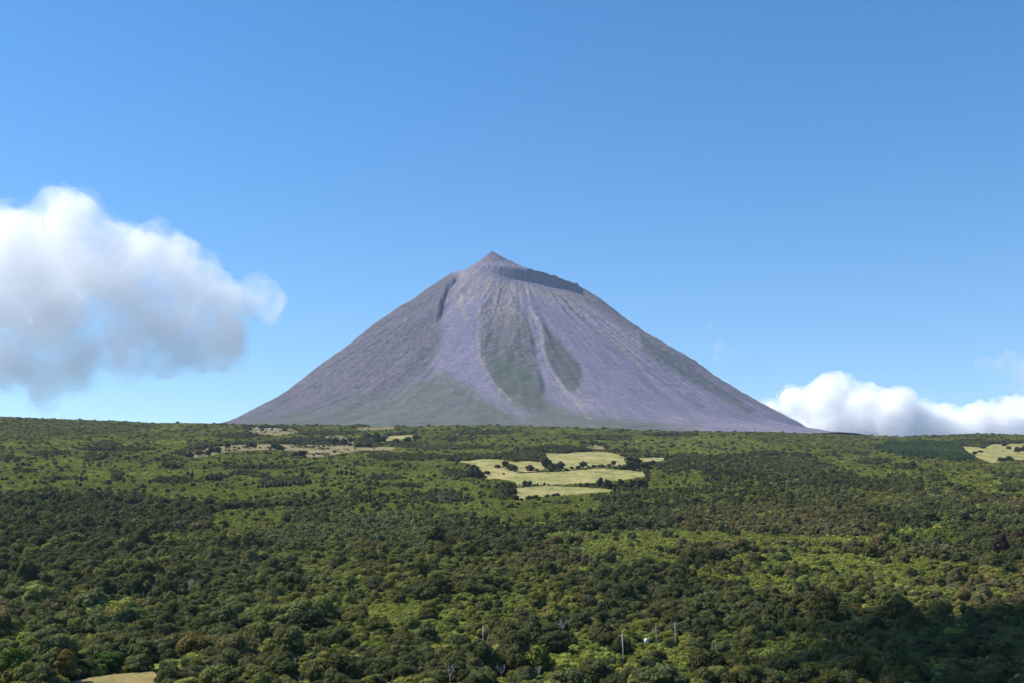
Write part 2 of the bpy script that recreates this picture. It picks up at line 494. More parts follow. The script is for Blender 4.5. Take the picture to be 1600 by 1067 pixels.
def crown_mesh(name, lobes, leaf, dens, seed, core=0.84, tilt=0.55, sub=1, squash=1.0):
    """lobes: (n,4) centre+radius. Leaf sprays over every lobe's outside, an irregular twiggy core within."""
    r = np.random.default_rng(seed)
    VV = []; TR = []; QD = []; off = 0
    iv, if_ = ico(sub)
    lobes = np.asarray(lobes, float)
    for L in lobes:
        d = 1 + 0.16 * r.normal(size=(len(iv), 1))
        v = iv * d * L[3] * core * np.array([1, 1, squash]) + L[:3]
        VV.append(v); TR.append(if_ + off); off += len(v)
    for i, L in enumerate(lobes):
        n = max(8, int(dens * 4 * math.pi * L[3] ** 2 / leaf ** 2))
        d = unit_dirs(n, r)
        d = d[d[:, 2] > -0.75]
        p = L[:3] + d * np.array([1, 1, squash]) * (L[3] * r.uniform(0.82, 1.12, (len(d), 1)))
        keep = np.ones(len(p), bool)
        for j, M in enumerate(lobes):
            if j != i: keep &= np.linalg.norm((p - M[:3]) / np.array([1, 1, squash]), axis=1) > M[3] * 0.86
        p = p[keep]; d = d[keep]
        nn = d + r.normal(size=d.shape) * tilt; nn[:, 2] += 0.25
        nn /= np.linalg.norm(nn, axis=1, keepdims=True)
        a = np.cross(nn, unit_dirs(len(nn), r)); a /= np.linalg.norm(a, axis=1, keepdims=True) + 1e-9
        b = np.cross(nn, a)
        s1 = leaf * r.uniform(0.55, 1.25, (len(p), 1)); s2 = leaf * r.uniform(0.4, 0.9, (len(p), 1))
        bend = nn * leaf * r.uniform(-0.3, 0.1, (len(p), 1))
        q = np.stack([p - a * s1, p - b * s2 + bend, p + a * s1, p + b * s2 + bend], 1).reshape(-1, 3)
        VV.append(q); QD.append(np.arange(len(q)).reshape(-1, 4) + off); off += len(q)
    me = mesh_np(name, np.concatenate(VV), [np.concatenate(TR), np.concatenate(QD)], smooth=False)
    me.materials.append(M_LEAF)
    return me


def dome_lobes(seed, R=4.0, H=9.0, n=16, tall=1.0):
    r = np.random.default_rng(seed); out = [(0, 0, H - R * 1.0 * tall, R * 0.62)]
    ax = r.uniform(0.8, 1.2); ay = 2 - ax
    for k in range(n):
        a = k * 2.39996 + r.uniform(-0.5, 0.5); t = math.sqrt((k + 0.5) / n)
        rad = R * 0.74 * t * r.uniform(0.62, 1.22)
        hz = math.sqrt(max(0, 1 - (t * 0.93) ** 2))
        z = H - R * 1.5 * tall + hz * R * 1.08 * tall + r.uniform(-0.26, 0.26) * R
        lr = R * r.uniform(0.19, 0.44)
        out.append((rad * math.cos(a) * ax, rad * math.sin(a) * ay, z, lr))
        if t > 0.6:
            out.append((rad * 0.95 * math.cos(a + .5) * ax, rad * 0.95 * math.sin(a + .5) * ay, z - R * r.uniform(0.4, 0.75) * tall, lr * 0.95))
    return out


def conifer_lobes(seed, R=2.2, H=12.0, n=9):
    r = np.random.default_rng(seed); out = []
    for k in range(n):
        t = k / (n - 1); rad = R * (1 - t) ** 0.8 + 0.25; z = H * (0.16 + 0.8 * t)
        for j in range(3 if t < 0.6 else (2 if t < .85 else 1)):
            a = r.uniform(0, 6.28); q = rad * 0.42 * (0 if t > .85 else 1)
            out.append((q * math.cos(a), q * math.sin(a), z, rad * 0.62 + 0.1))
    return out


def tube(pts, rad, n=7):
    pts = [Vector(p) for p in pts]; V = []; Fc = []
    for i, p in enumerate(pts):
        d = (pts[min(i + 1, len(pts) - 1)] - pts[max(i - 1, 0)]).normalized()
        a = d.orthogonal().normalized(); b = d.cross(a)
        for k in range(n):
            t = 2 * math.pi * k / n; V.append(p + (a * math.cos(t) + b * math.sin(t)) * rad[i])
    for i in range(len(pts) - 1):
        for k in range(n): Fc.append((i * n + k, i * n + (k + 1) % n, (i + 1) * n + (k + 1) % n, (i + 1) * n + k))
    return np.array([v[:] for v in V]), np.array(Fc), [list(range(n))[::-1], list(range((len(pts) - 1) * n, len(pts) * n))]


def tubes_mesh(name, specs, mat, n=6):
    VV = []; QQ = []; off = 0
    for pts, rad in specs:
        v, q, _ = tube(pts, rad, n); VV.append(v); QQ.append(q + off); off += len(v)
    me = mesh_np(name, np.concatenate(VV), np.concatenate(QQ)); me.materials.append(mat); return me


def trunk_mesh(name, seed, H, R):
    r = random.Random(seed); sp = []
    top = (r.uniform(-.4, .4), r.uniform(-.4, .4), H * 0.66)
    sp.append(([(0, 0, -1.2), (0, 0, 0.3), (r.uniform(-.2, .2), r.uniform(-.2, .2), H * 0.35), top], [R * .105, R * .085, R * .06, R * .03]))
    for k in range(4):
        a = k * 1.7 + r.uniform(-.4, .4); z0 = H * r.uniform(0.28, 0.45)
        sp.append(([(0, 0, z0), (R * .3 * math.cos(a), R * .3 * math.sin(a), z0 + H * .14), (R * .6 * math.cos(a), R * .6 * math.sin(a), z0 + H * .26)], [R * .045, R * .03, R * .012]))
    return tubes_mesh(name, sp, M_BARK)


# prototypes: (mesh, nominal radius, nominal height)
HI = [crown_mesh('crown_%d' % i, dome_lobes(100 + i, 4.0, 9.0, 15 + i % 3 * 2), 0.34, 0.75, 200 + i, sub=2) for i in range(7)]
TALL = [crown_mesh('tallcrown_%d' % i, dome_lobes(140 + i, 3.6, 11.0, 16, 1.35), 0.34, 0.75, 240 + i, sub=2) for i in range(4)]
BUSH = [crown_mesh('bushcrown_%d' % i, dome_lobes(180 + i, 3.0, 4.2, 13, 0.8), 0.36, 0.75, 280 + i, sub=2) for i in range(4)]
MID = [crown_mesh('midcrown_%d' % i, dome_lobes(300 + i, 4.0, 9.0, 11), 0.75, 0.75, 320 + i) for i in range(5)]
MTALL = [crown_mesh('midtall_%d' % i, dome_lobes(340 + i, 3.6, 11.0, 11, 1.35), 0.75, 0.75, 360 + i) for i in range(3)]
MBUSH = [crown_mesh('midbush_%d' % i, dome_lobes(380 + i, 3.0, 4.2, 10, 0.8), 0.6, 0.75, 390 + i) for i in range(4)]
CON = [crown_mesh('coniffer_%d' % i, conifer_lobes(400 + i), 0.5, 0.8, 410 + i, tilt=0.7) for i in range(3)]
TR_HI = [trunk_mesh('trunk_a%d' % i, i, 9.0, 4.0) for i in range(3)]
TR_TALL = [trunk_mesh('trunk_b%d' % i, 20 + i, 11.0, 3.6) for i in range(2)]
TR_BUSH = [trunk_mesh('trunk_c%d' % i, 30 + i, 4.2, 3.0) for i in range(2)]
TR_CON = [tubes_mesh('trunk_d0', [([(0, 0, -1), (0, 0, 3), (0, 0, 11.5)], [.28, .22, .04])], M_BARK)]

tick('protos')

# ------------------------------------------------------------------ survey: pastures
FIELDS = {
    'upper': ([(848, 708), (880, 708.5), (905, 706), (940, 705), (965, 709), (977, 715), (1010, 714.5), (1043, 715), (1043, 719), (1005, 721), (975, 727), (940, 729), (905, 731), (880, 735), (866, 727)],
              'pale straw pasture below the dark wood edge, the highest of the central fields'),
    'knoll': ([(700, 719.5), (735, 720), (749, 717), (785, 718), (802, 721.5), (823, 720), (849, 722), (853, 732), (840, 736), (806, 739), (775, 742), (757, 743), (745, 729), (730, 723.5)],
              'straw pasture with a rounded knoll and a clump of shrubs, beside the dark wood'),
    'middle': ([(754, 750), (762, 743), (804, 740), (840, 738.5), (880, 736.5), (939, 731.5), (968, 734), (1006, 732.5), (1010, 743), (975, 750), (928, 754), (880, 756.5), (806, 760), (804, 752), (775, 747)],
               'long straw pasture between two rows of hedgerow trees'),
    'lower': ([(801, 763), (856, 759), (904, 761), (951, 764), (977, 767.5), (940, 769), (911, 771), (870, 775), (844, 777), (806, 784), (800, 776)],
              'lowest of the central straw pastures, with a small green patch'),
    'heath': ([(288, 706), (317, 701), (358, 695), (417, 693.5), (484, 695), (555, 695), (579, 697.5), (623, 697.5), (612, 703), (560, 704), (508, 712.5), (479, 714.5), (470, 705), (436, 702.5), (365, 704), (318, 714), (289, 714)],
              'long dry brown pasture high on the hillside, crossing a belt of dark shrubs'),
    'notch': ([(503, 681), (534, 679.5), (545, 686), (560, 692), (548, 693), (536, 686.5), (510, 686)], 'small dry brown clearing enclosed by dark shrubs above the long brown pasture'),
    'slip': ([(598, 687.5), (607, 681), (648, 678.5), (643, 684.5), (614, 688.5)], 'narrow slip of yellow pasture next to dark hedge trees'),
    'crest': ([(383, 671), (400, 669), (430, 668.5), (456, 670), (470, 675), (433, 680), (398, 677)], 'dry pasture on the ridge where white sheds stand'),
    'brow': ([(553, 668), (580, 666), (614, 665), (621, 669), (590, 671), (560, 671)], 'bare brown strip of pasture on the brow of the ridge'),
    'gap': ([(909, 696), (925, 694.5), (944, 696.5), (945, 702), (930, 701), (915, 699)], 'bare brown gap in the shrubs above the highest straw pasture'),
    'east': ([(1486, 696), (1534, 699), (1553, 693), (1580, 692.5), (1640, 694), (1640, 719), (1580, 718), (1548, 723), (1532, 717), (1516, 708), (1503, 699.5)],
             'golden sloping pasture beside the blue green conifer plantation'),
    'clearing': ([(188, 1036.5), (250, 1037), (248, 1046), (206, 1047)], 'bright green grass clearing among dark trees'),
    'stubble': ([(95, 1095), (112, 1066), (150, 1058), (200, 1053), (238, 1050.5), (247, 1056), (238, 1062), (246, 1070), (232, 1078), (240, 1095)], 'straw coloured meadow at the valley edge below the bright green clearing'),
}
P_STRAW = pasture_material('straw_pasture', (0.18, 0.19, 0.064), (0.31, 0.285, 0.11), (0.43, 0.33, 0.16))
P_BROWN = pasture_material('dry_pasture', (0.16, 0.135, 0.068), (0.235, 0.19, 0.095), (0.30, 0.235, 0.12))
P_GREEN = pasture_material('green_meadow', (0.11, 0.15, 0.03), (0.15, 0.195, 0.042), (0.19, 0.22, 0.055))
P_STUB = pasture_material('stubble_meadow', (0.19, 0.165, 0.06), (0.24, 0.20, 0.08), (0.26, 0.20, 0.09))
FIELD_MAT = {'heath': P_BROWN, 'notch': P_BROWN, 'crest': P_BROWN, 'brow': P_BROWN, 'gap': P_BROWN, 'clearing': P_GREEN, 'stubble': P_STUB}


def build_field(key):
    poly, label = FIELDS[key]
    P = np.array(poly, float)
    us = np.linspace(P[:, 0].min() + 0.3, P[:, 0].max() - 0.3, max(10, int((P[:, 0].max() - P[:, 0].min()) / 2.0)))
    nr = 9; V = []
    for u in us:
        vs = np.linspace(P[:, 1].min() - 1, P[:, 1].max() + 1, 240)
        ins = sdpoly(np.full_like(vs, u), vs, P) < 0
        if not ins.any():
            vv = vs[np.argmin(sdpoly(np.full_like(vs, u), vs, P))]; v0, v1 = vv - .1, vv + .1
        else: v0, v1 = vs[ins].min(), vs[ins].max()
        v0 -= 0.4 + 0.5 * vnoise(u / 6, 3.3, 8); v1 += 0.5 + 0.6 * vnoise(u / 5, 8.3, 9)
        for v in np.linspace(v1, v0, nr):
            x, y, z = ground_uv(u, v); V.append((x, y, z + (0.8 if y > 900 else 0.35)))
    V = np.array(V); V[:, 2] = zg(V[:, 0], V[:, 1]) + np.where(V[:, 1] > 900, 0.8, 0.35)
    n = len(us)
    i = (np.arange(n - 1)[:, None] * nr + np.arange(nr - 1)[None, :]).ravel()
    me = mesh_np('pasture', V, np.stack([i, i + nr, i + nr + 1, i + 1], 1))
    o = obj('pasture', me, FIELD_MAT.get(key, P_STRAW))
    tag(o, label, group='open pastures on the wooded hillside', kind='structure')


for k in FIELDS: build_field(k)


def in_field(u, v, grow=0.0, only=None):
    m = np.zeros(np.shape(u), bool)
    for k, (poly, _) in FIELDS.items():
        if only and k not in only: continue
        m |= sdpoly(u, v, poly) < grow
    return m


tick('fields')

# ------------------------------------------------------------------ survey: vegetation zones
# type ids
SCRUB, MIXED, DARK, BROWN, GRAY, TEAL, BRIGHT = range(7)
#          radius lo/hi, height ratio, tint
TYPES = {
    SCRUB: (1.4, 2.4, (0.212, 0.228, 0.052)),
    MIXED: (1.5, 3.1, (0.166, 0.168, 0.050)),
    DARK: (1.6, 3.3, (0.100, 0.106, 0.042)),
    BROWN: (1.5, 3.1, (0.142, 0.126, 0.058)),
    GRAY: (1.5, 2.8, (0.136, 0.148, 0.066)),
    TEAL: (1.5, 2.2, (0.088, 0.128, 0.062)),
    BRIGHT: (1.5, 2.9, (0.150, 0.192, 0.042)),
}
ZONES = [  # later entries win; (type, polygon, share)
    (SCRUB, [(-400, 600), (2000, 600), (2000, 770), (1350, 775), (1040, 790), (700, 800), (420, 790), (200, 770), (-400, 775)], 0.86),
    (MIXED, [(-400, 630), (110, 650), (250, 660), (230, 678), (110, 690), (-400, 690)], 0.6),
    (DARK, [(-400, 776), (0, 779), (60, 770), (240, 776), (330, 782), (420, 776), (470, 790), (440, 800), (330, 815), (200, 850), (-400, 850)], 0.8),
    (SCRUB, [(210, 775), (300, 770), (420, 760), (520, 760), (540, 772), (400, 780), (300, 788)], 0.95),
    (SCRUB, [(328, 806), (350, 800), (400, 797), (446, 799), (447, 822), (330, 826)], 1.0),
    (SCRUB, [(480, 800), (560, 795), (640, 792), (570, 805), (500, 812)], 0.8),
    (GRAY, [(450, 800), (480, 812), (560, 806), (700, 815), (760, 830), (640, 870), (560, 850), (470, 868), (400, 850), (380, 835), (440, 830)], 0.8),
    (DARK, [(400, 775), (470, 770), (600, 768), (720, 775), (740, 786), (640, 790), (560, 800), (470, 806), (448, 828), (446, 795)], 0.42),
    (SCRUB, [(690, 796), (740, 785), (810, 783), (880, 778), (920, 784), (938, 790), (932, 806), (860, 816), (800, 820), (740, 812)], 1.0),
    (DARK, [(790, 815), (930, 805), (1050, 800), (1060, 828), (1000, 832), (880, 835), (800, 845), (700, 830)], 0.75),
    (DARK, [(905, 770), (980, 766), (1060, 768), (1100, 745), (1050, 722), (1200, 706), (1260, 712), (1290, 728), (1360, 752), (1345, 765), (1290, 770), (1330, 785), (1200, 795), (1060, 795), (950, 800), (935, 785)], 0.55),
    (SCRUB, [(1012, 745), (1030, 735), (1100, 738), (1110, 750), (1060, 762), (1015, 765)], 0.95),
    (SCRUB, [(1000, 690), (1200, 690), (1190, 702), (1080, 712), (1000, 708)], 0.95),
    (MIXED, [(1150, 672), (1380, 684), (1520, 680), (1600, 682), (1600, 692), (1480, 692), (1380, 712), (1300, 708), (1200, 690)], 0.55),
    (BROWN, [(1060, 800), (1200, 782), (1350, 770), (1370, 800), (1365, 840), (1280, 845), (1160, 832), (1075, 832)], 0.55),
    (GRAY, [(1230, 760), (1330, 765), (1330, 785), (1240, 788)], 0.6),
    (MIXED, [(1425, 712), (1600, 728), (1800, 735), (1800, 752), (1560, 744), (1430, 725)], 0.6),
    (BROWN, [(1330, 750), (1440, 757), (1445, 774), (1400, 772), (1335, 768)], 0.7),
    (DARK, [(1350, 795), (1480, 785), (1540, 778), (1545, 792), (1490, 805), (1600, 800), (1700, 800), (1700, 885), (1560, 885), (1490, 850), (1440, 812), (1370, 815)], 0.6),
    (BRIGHT, [(1380, 838), (1410, 822), (1470, 814), (1495, 832), (1515, 848), (1495, 856), (1440, 852), (1385, 847)], 0.8),
    (SCRUB, [(1000, 832), (1070, 834), (1200, 842), (1340, 848), (1260, 852), (1100, 848), (1040, 856), (1070, 875), (1010, 880), (930, 876), (900, 850)], 1.0),
    (BROWN, [(1050, 852), (1200, 852), (1400, 856), (1540, 872), (1500, 885), (1380, 872), (1260, 866), (1130, 872), (1050, 866)], 0.75),
    (SCRUB, [(1230, 866), (1400, 876), (1600, 888), (1700, 892), (1700, 898), (1500, 898), (1330, 890), (1220, 880)], 1.0),
    (SCRUB, [(640, 880), (720, 872), (800, 878), (790, 892), (700, 896), (630, 892)], 0.8),
    (SCRUB, [(330, 866), (420, 858), (520, 864), (500, 880), (400, 882)], 0.8),
    (SCRUB, [(1180, 838), (1330, 846), (1390, 856), (1250, 856), (1120, 850)], 0.9),
    (SCRUB, [(1050, 905), (1200, 905), (1300, 912), (1200, 930), (1080, 912)], 0.93),
    (SCRUB, [(1370, 915), (1600, 930), (1700, 950), (1560, 945), (1440, 940), (1360, 930)], 0.93),
    (SCRUB, [(545, 960), (600, 950), (700, 940), (800, 928), (930, 932), (940, 948), (840, 952), (760, 970), (620, 985), (560, 985)], 0.93),
    (DARK, [(-400, 850), (180, 850), (380, 862), (470, 900), (500, 950), (440, 985), (330, 1000), (300, 1100), (-400, 1100)], 0.6),
    (DARK, [(250, 985), (600, 1000), (1150, 1000), (1700, 960), (2000, 1150), (-100, 1150)], 0.42),
    (BRIGHT, [(470, 1012), (520, 1000), (640, 990), (740, 992), (720, 1015), (620, 1025), (500, 1050), (460, 1040)], 0.6),
    (SCRUB, [(830, 1000), (940, 990), (1080, 1000), (1100, 1040), (940, 1060), (860, 1050)], 0.93),
    (BRIGHT, [(0, 1008), (50, 1010), (60, 1066), (0, 1066)], 0.7),
    (TEAL, [(1372, 704), (1390, 693), (1470, 692), (1490, 694), (1502, 700), (1515, 708), (1530, 717), (1500, 722), (1420, 716)], 1.0),
]


# dark thickets and hedges standing in the scrub: u0, u1, v0, v1
THICKETS = [(148, 184, 689, 698), (126, 168, 711, 718), (-10, 22, 711, 718), (292, 335, 694, 701), (270, 290, 703, 710), (248, 286, 724, 733), (48, 98, 766, 780), (96, 120, 769, 788), (176, 192, 737, 752),
            (120, 240, 699, 704), (40, 110, 706, 711), (320, 350, 741, 753), (360, 395, 737, 742), (395, 420, 741, 746), (552, 614, 701, 707), (556, 702, 709, 718), (400, 487, 748, 761), (484, 505, 731, 738),
            (656, 722, 768, 788), (700, 765, 710, 719), (400, 580, 781, 793), (800, 860, 701, 719), (838, 918, 696, 706), (760, 830, 708, 716), (1036, 1116, 709, 722), (1030, 1075, 722, 738), (1198, 1270, 717, 735),
            (1304, 1352, 749, 760), (1370, 1442, 747, 771), (1450, 1515, 764, 773), (1338, 1394, 716, 724), (1448, 1478, 744, 751), (1405, 1435, 727, 733), (1555, 1610, 742, 748), (430, 520, 683, 694), (560, 600, 683, 690),
            (610, 680, 690, 699), (440, 560, 672, 678), (640, 760, 694, 702), (690, 760, 683, 688), (880, 990, 680, 686), (1000, 1090, 676, 681), (700, 800, 672, 677), (1480, 1600, 688, 692), (340, 400, 677, 684),
            (690, 742, 733, 747), (770, 806, 766, 783), (1560, 1600, 757, 768), (240, 300, 746, 756), (330, 470, 728, 732), (560, 640, 744, 749), (600, 660, 758, 762), (20, 60, 732, 738), (60, 140, 746, 750)]


def classify(u, v, x, y):
    n = len(u); q = rng.random(n)
    n1 = fbm(x / 90, y / 190, 4, 71); n2 = fbm(x / 160 + 9, y / 330, 3, 73); n3 = fbm(x / 45, y / 100, 3, 75)
    up = v < 772
    typ = np.where(up, np.where(n1 + 0.9 * n3 > 0.40, DARK, np.where(n2 + 0.5 * n3 > 0.18, MIXED, SCRUB)),
                   np.where(n1 + 0.5 * n3 > 0.32, DARK, np.where(n1 < -0.32, BROWN, np.where(n2 + 0.5 * n3 > 0.14, SCRUB, np.where(n3 > 0.40, GRAY, MIXED)))))
    typ = np.where(~up & (q < 0.12), np.where(q < 0.04, BRIGHT, np.where(q < 0.08, DARK, BROWN)), typ)
    uu = u + 15 * fbm(u / 26, v / 9, 4, 81, 0.6); vv = v + 4.5 * fbm(u / 30 + 5, v / 9, 4, 83, 0.6)
    for t, poly, share in ZONES:
        m = (sdpoly(uu, vv, poly) < 0) & (rng.random(n) < share)
        typ = np.where(m, t, typ)
    # tall growth would hide the low scrub behind it: where its top would stand in a scrub patch, it is scrub itself
    tp = vv - 8.0 * F / y * 0.8
    for t, poly, share in ZONES:
        if t in (SCRUB, BRIGHT) and share >= 0.65:
            m = (sdpoly(uu, tp, poly) < 0) & (rng.random(n) < share * 0.88) & (typ != TEAL); typ = np.where(m, t, typ)
    for (ua, ub, va, vb) in THICKETS:
        cu, cv, ru, rv = (ua + ub) / 2, (va + vb) / 2 + 2.5, (ub - ua) / 2, (vb - va) / 2
        d = ((u + 0.3 * (uu - u) - cu) / ru) ** 2 + ((v + 0.35 * (vv - v) - cv) / rv) ** 2 + 0.7 * n3
        m = (d < 0.9) & (rng.random(n) < 0.75); typ = np.where(m, np.where(rng.random(n) < 0.75, DARK, MIXED), typ)
    q = rng.random(n); typ = np.where((typ == SCRUB) & (q < 0.015 + 0.08 * np.clip(n3 - 0.05, 0, 1)), np.where(q < 0.02, DARK, MIXED), typ)
    fd = np.full(n, 1e9)
    for k, (poly, _) in FIELDS.items():
        P = np.array(poly); lo = P.min(0) - 14; hi = P.max(0) + 14
        m = (u > lo[0]) & (u < hi[0]) & (v > lo[1]) & (v < hi[1])
        if m.any(): fd[m] = np.minimum(fd[m], sdpoly(u[m], v[m], P))
    q = rng.random(n)
    edge = (fd < 2.5 + 2.5 * n3) & (q < 0.55 + 0.5 * n2)
    typ = np.where(edge, np.where(q < 0.3, DARK, MIXED), typ)
    return typ


def scatter():
    xs, ys = [], []
    y = 296.0
    while y < 4250:
        s = max(2.9, y * 0.0022)
        half = 0.4364 * 1.12 * y * 1.03 + 25
        n = int(2 * half / s)
        x = -half + (np.arange(n) + rng.uniform(0.0, 1.0, n)) * s
        xs.append(x); ys.append(y + rng.uniform(-0.5, 0.5, n) * s)
        y += s
    x = np.concatenate(xs); y = np.concatenate(ys)
    z = zg(x, y); u, v = proj(x, y, z)
    typ = classify(u, v, x, y)
    lo = np.array([TYPES[k][0] for k in range(7)]); hi = np.array([TYPES[k][1] for k in range(7)])
    R = lo[typ] + (hi - lo)[typ] * rng.random(len(x)) ** 1.3
    s = np.maximum(2.9, y * 0.0022)
    RN = R.copy()
    R = np.maximum(R, np.where(typ == SCRUB, s * 0.8, s * 0.72))
    R = np.where(typ == TEAL, np.clip(R, 0, 4.0), R)
    # far clumps stand for several bushes side by side: broad, yet no taller than one
    FL = np.clip((RN / R) ** 0.75, 0.3, 1.0)
    jit = np.clip(np.exp(rng.normal(0, 0.22, len(x))) * (1 + 0.45 * fbm(x / 40, y / 60, 3, 95)), 0.55, 1.55)
    jit = 1 + (jit - 1) * np.where(typ == SCRUB, 0.45, 1.0) * (1 - 0.6 * sstep(900, 2400, y))
    R = R * jit * np.where((rng.random(len(x)) < 0.07) & (y < 1100) & np.isin(typ, (MIXED, DARK, BROWN)), 1.75, 1.0)
    keep = rng.random(len(x)) < np.clip((s / (1.22 * R)) ** 2, 0.05, 1)
    # open ground stays open
    hr = np.array([1.3, 2.0, 2.2, 2.0, 2.8, 5.3, 1.4])[typ]
    top = z + R * hr * FL
    for k in (0.0, 0.5, 0.95):
        uu, vv = proj(x, y, z + (top - z) * k)
        near = y < 520
        keep &= ~in_field(uu, vv, -0.15)
        for sgn in (-0.75, 0.75):
            keep &= ~(near & in_field(uu + sgn * R * F / y, vv, 1.2))
    stray = in_field(u, v, 0, ('heath', 'notch', 'crest', 'brow', 'gap')) & (rng.random(len(x)) < 0.22) & (fbm(x / 25, y / 60, 3, 97) > 0.12)
    keep |= stray; R = np.where(stray, np.minimum(R, 2.6), R); typ = np.where(stray & (typ == SCRUB), MIXED, typ)
    ut, vt = proj(x, y, top)
    for (ua, ub, va, vb, Y) in KEEP:
        w = R * F / y * 0.9
        hide = (y < Y + 1.5) & (u + w > ua) & (u - w < ub) & (vt < vb) & (v > va)
        keep &= ~(hide & (v < vb + 2))
        low = hide & (v >= vb + 2)
        R = np.where(low, np.minimum(R, (v - vb - 1) * y / F / 1.5), R); typ = np.where(low, SCRUB, typ)
        keep &= ~(low & (R < 0.6))
    return [a[keep] for a in (x, y, z, u, v, typ, R, FL)]


# things that must stay in sight: (u0, u1, v_top, v_bottom, depth)
KEEP = []
# utility poles: u, v of top and of the lowest visible point, v of ground, arms
POLES = [(974.6, 990, 1035, 1036.5, 1), (1026, 978, 1003.5, 1006, 2), (1056.5, 973, 1008, 1009, 2), (755, 978, 1008, 1009, 0)]
for (u, vt, vb, vg, _) in POLES:
    KEEP.append((u - 3.5, u + 3.5, vt, vb, ground_uv(u, vg)[1]))
DEADS = [  # u, v ground, v top, width px, kind, label
    (588, 931, 904, 26, 'fan', 'bare tree with a fan of russet twigs and white limbs'),
    (879, 993, 970, 16, 'fork', 'white forked dead tree standing before dark evergreens'),
    (183.6, 932, 908, 9, 'snag', 'tall thin dead tree above the yellow flowering bush'),
    (206, 938, 918, 5, 'snag', 'thin pale snag on the slope near the yellow flowering bush'),
    (283.5, 935, 917, 5, 'snag', 'short white snag, the brightest bare trunk on the shaded slope'),
    (295.5, 933, 909, 7, 'fork', 'pale twisted dead tree next to the short white snag'),
    (224, 937, 921, 4, 'snag', 'faint grey snag between two dark crowns on the slope'),
    (549.5, 930, 916, 4, 'snag', 'lone pale trunk on the slope below grey green woods'),
    (537, 974, 960, 4, 'snag', 'short pale stump beneath a wide dark crown'),
    (739.5, 995, 977, 6, 'snag', 'leaning pale snag beside the armless pole'),
    (703, 1070, 1043, 14, 'fork', 'pale dead trunk with spreading top at the edge of the valley'),
    (783, 1062, 1040, 22, 'fork', 'broad bleached bare tree low on the slope'),
    (606, 1068, 1053, 9, 'fork', 'small bleached bare tree at the foot of the slope'),
    (842, 1062, 1043, 8, 'fork', 'crooked white dead tree below the dark round crown'),
    (1467, 992, 981, 4, 'snag', 'short bright snag above the cloud shadow'),
    (1494, 978, 957, 18, 'fan', 'purplish bare tree with pale branches above the cloud shadow'),
    (1113, 1015, 999, 4, 'snag', 'thin grey snag beyond the two cross armed poles'),
    (1375, 909, 896, 16, 'fan', 'pale grey bare crown below the dark hedge line'),
    (1486, 929, 912, 17, 'fan', 'bleached bare tree on the green scrub slope'),
    (320, 765, 751, 4, 'snag', 'white trunk between two dark conifer clumps'),
    (316, 764, 753, 3, 'snag', 'slender white trunk next to a dark conifer clump'),
    (687, 790, 765, 6, 'snag', 'tall pale bare trunk at the lower edge of the bright scrub'),
    (694, 789, 770, 5, 'snag', 'pale bare trunk, shorter of a pair at the scrub edge'),
    (1020, 940, 925, 12, 'fan', 'bare brown crown on the slope behind the poles'),
    (460, 1046, 1030, 7, 'fork', 'small bleached bare tree uphill of the white marker stone'),
    (1004, 970, 955, 9, 'fan', 'pale bare crown beside the tan autumn coloured tree'),
    (1098, 895, 882, 9, 'fan', 'whitish bare crown below the brown woods'),
    (1160, 902, 887, 10, 'fan', 'tan bare tree in a gap of green scrub'),
    (925, 884, 870, 16, 'fan', 'wide dusty bare crown beside the bright plantation'),
    (912, 868, 856, 8, 'fork', 'pale bare branches above the wide dusty bare crown'),
    (190, 943, 931, 12, 'fan', 'pinkish bare crown touching the yellow flowering bush'),
    (688, 1004, 992, 8, 'fan', 'brownish bare crown a little left of the armless pole'),
    (762, 1000, 985, 13, 'fan', 'russet bare crown just behind the armless pole'),
    (1180, 927, 918, 7, 'fork', 'pale broken dead wood lying in the scrub'),
    (508, 980, 966, 10, 'fan', 'round mauve bare crown beneath the nearly black tree'),
    (655, 1055, 1041, 8, 'fork', 'thin bare tree between darker crowns at the foot of the slope'),
]
for (u, vg, vt, w, k, _) in DEADS:
    KEEP.append((u - w * 0.32, u + w * 0.32, vt, vg - 0.18 * (vg - vt) - 1, ground_uv(u, vg)[1]))
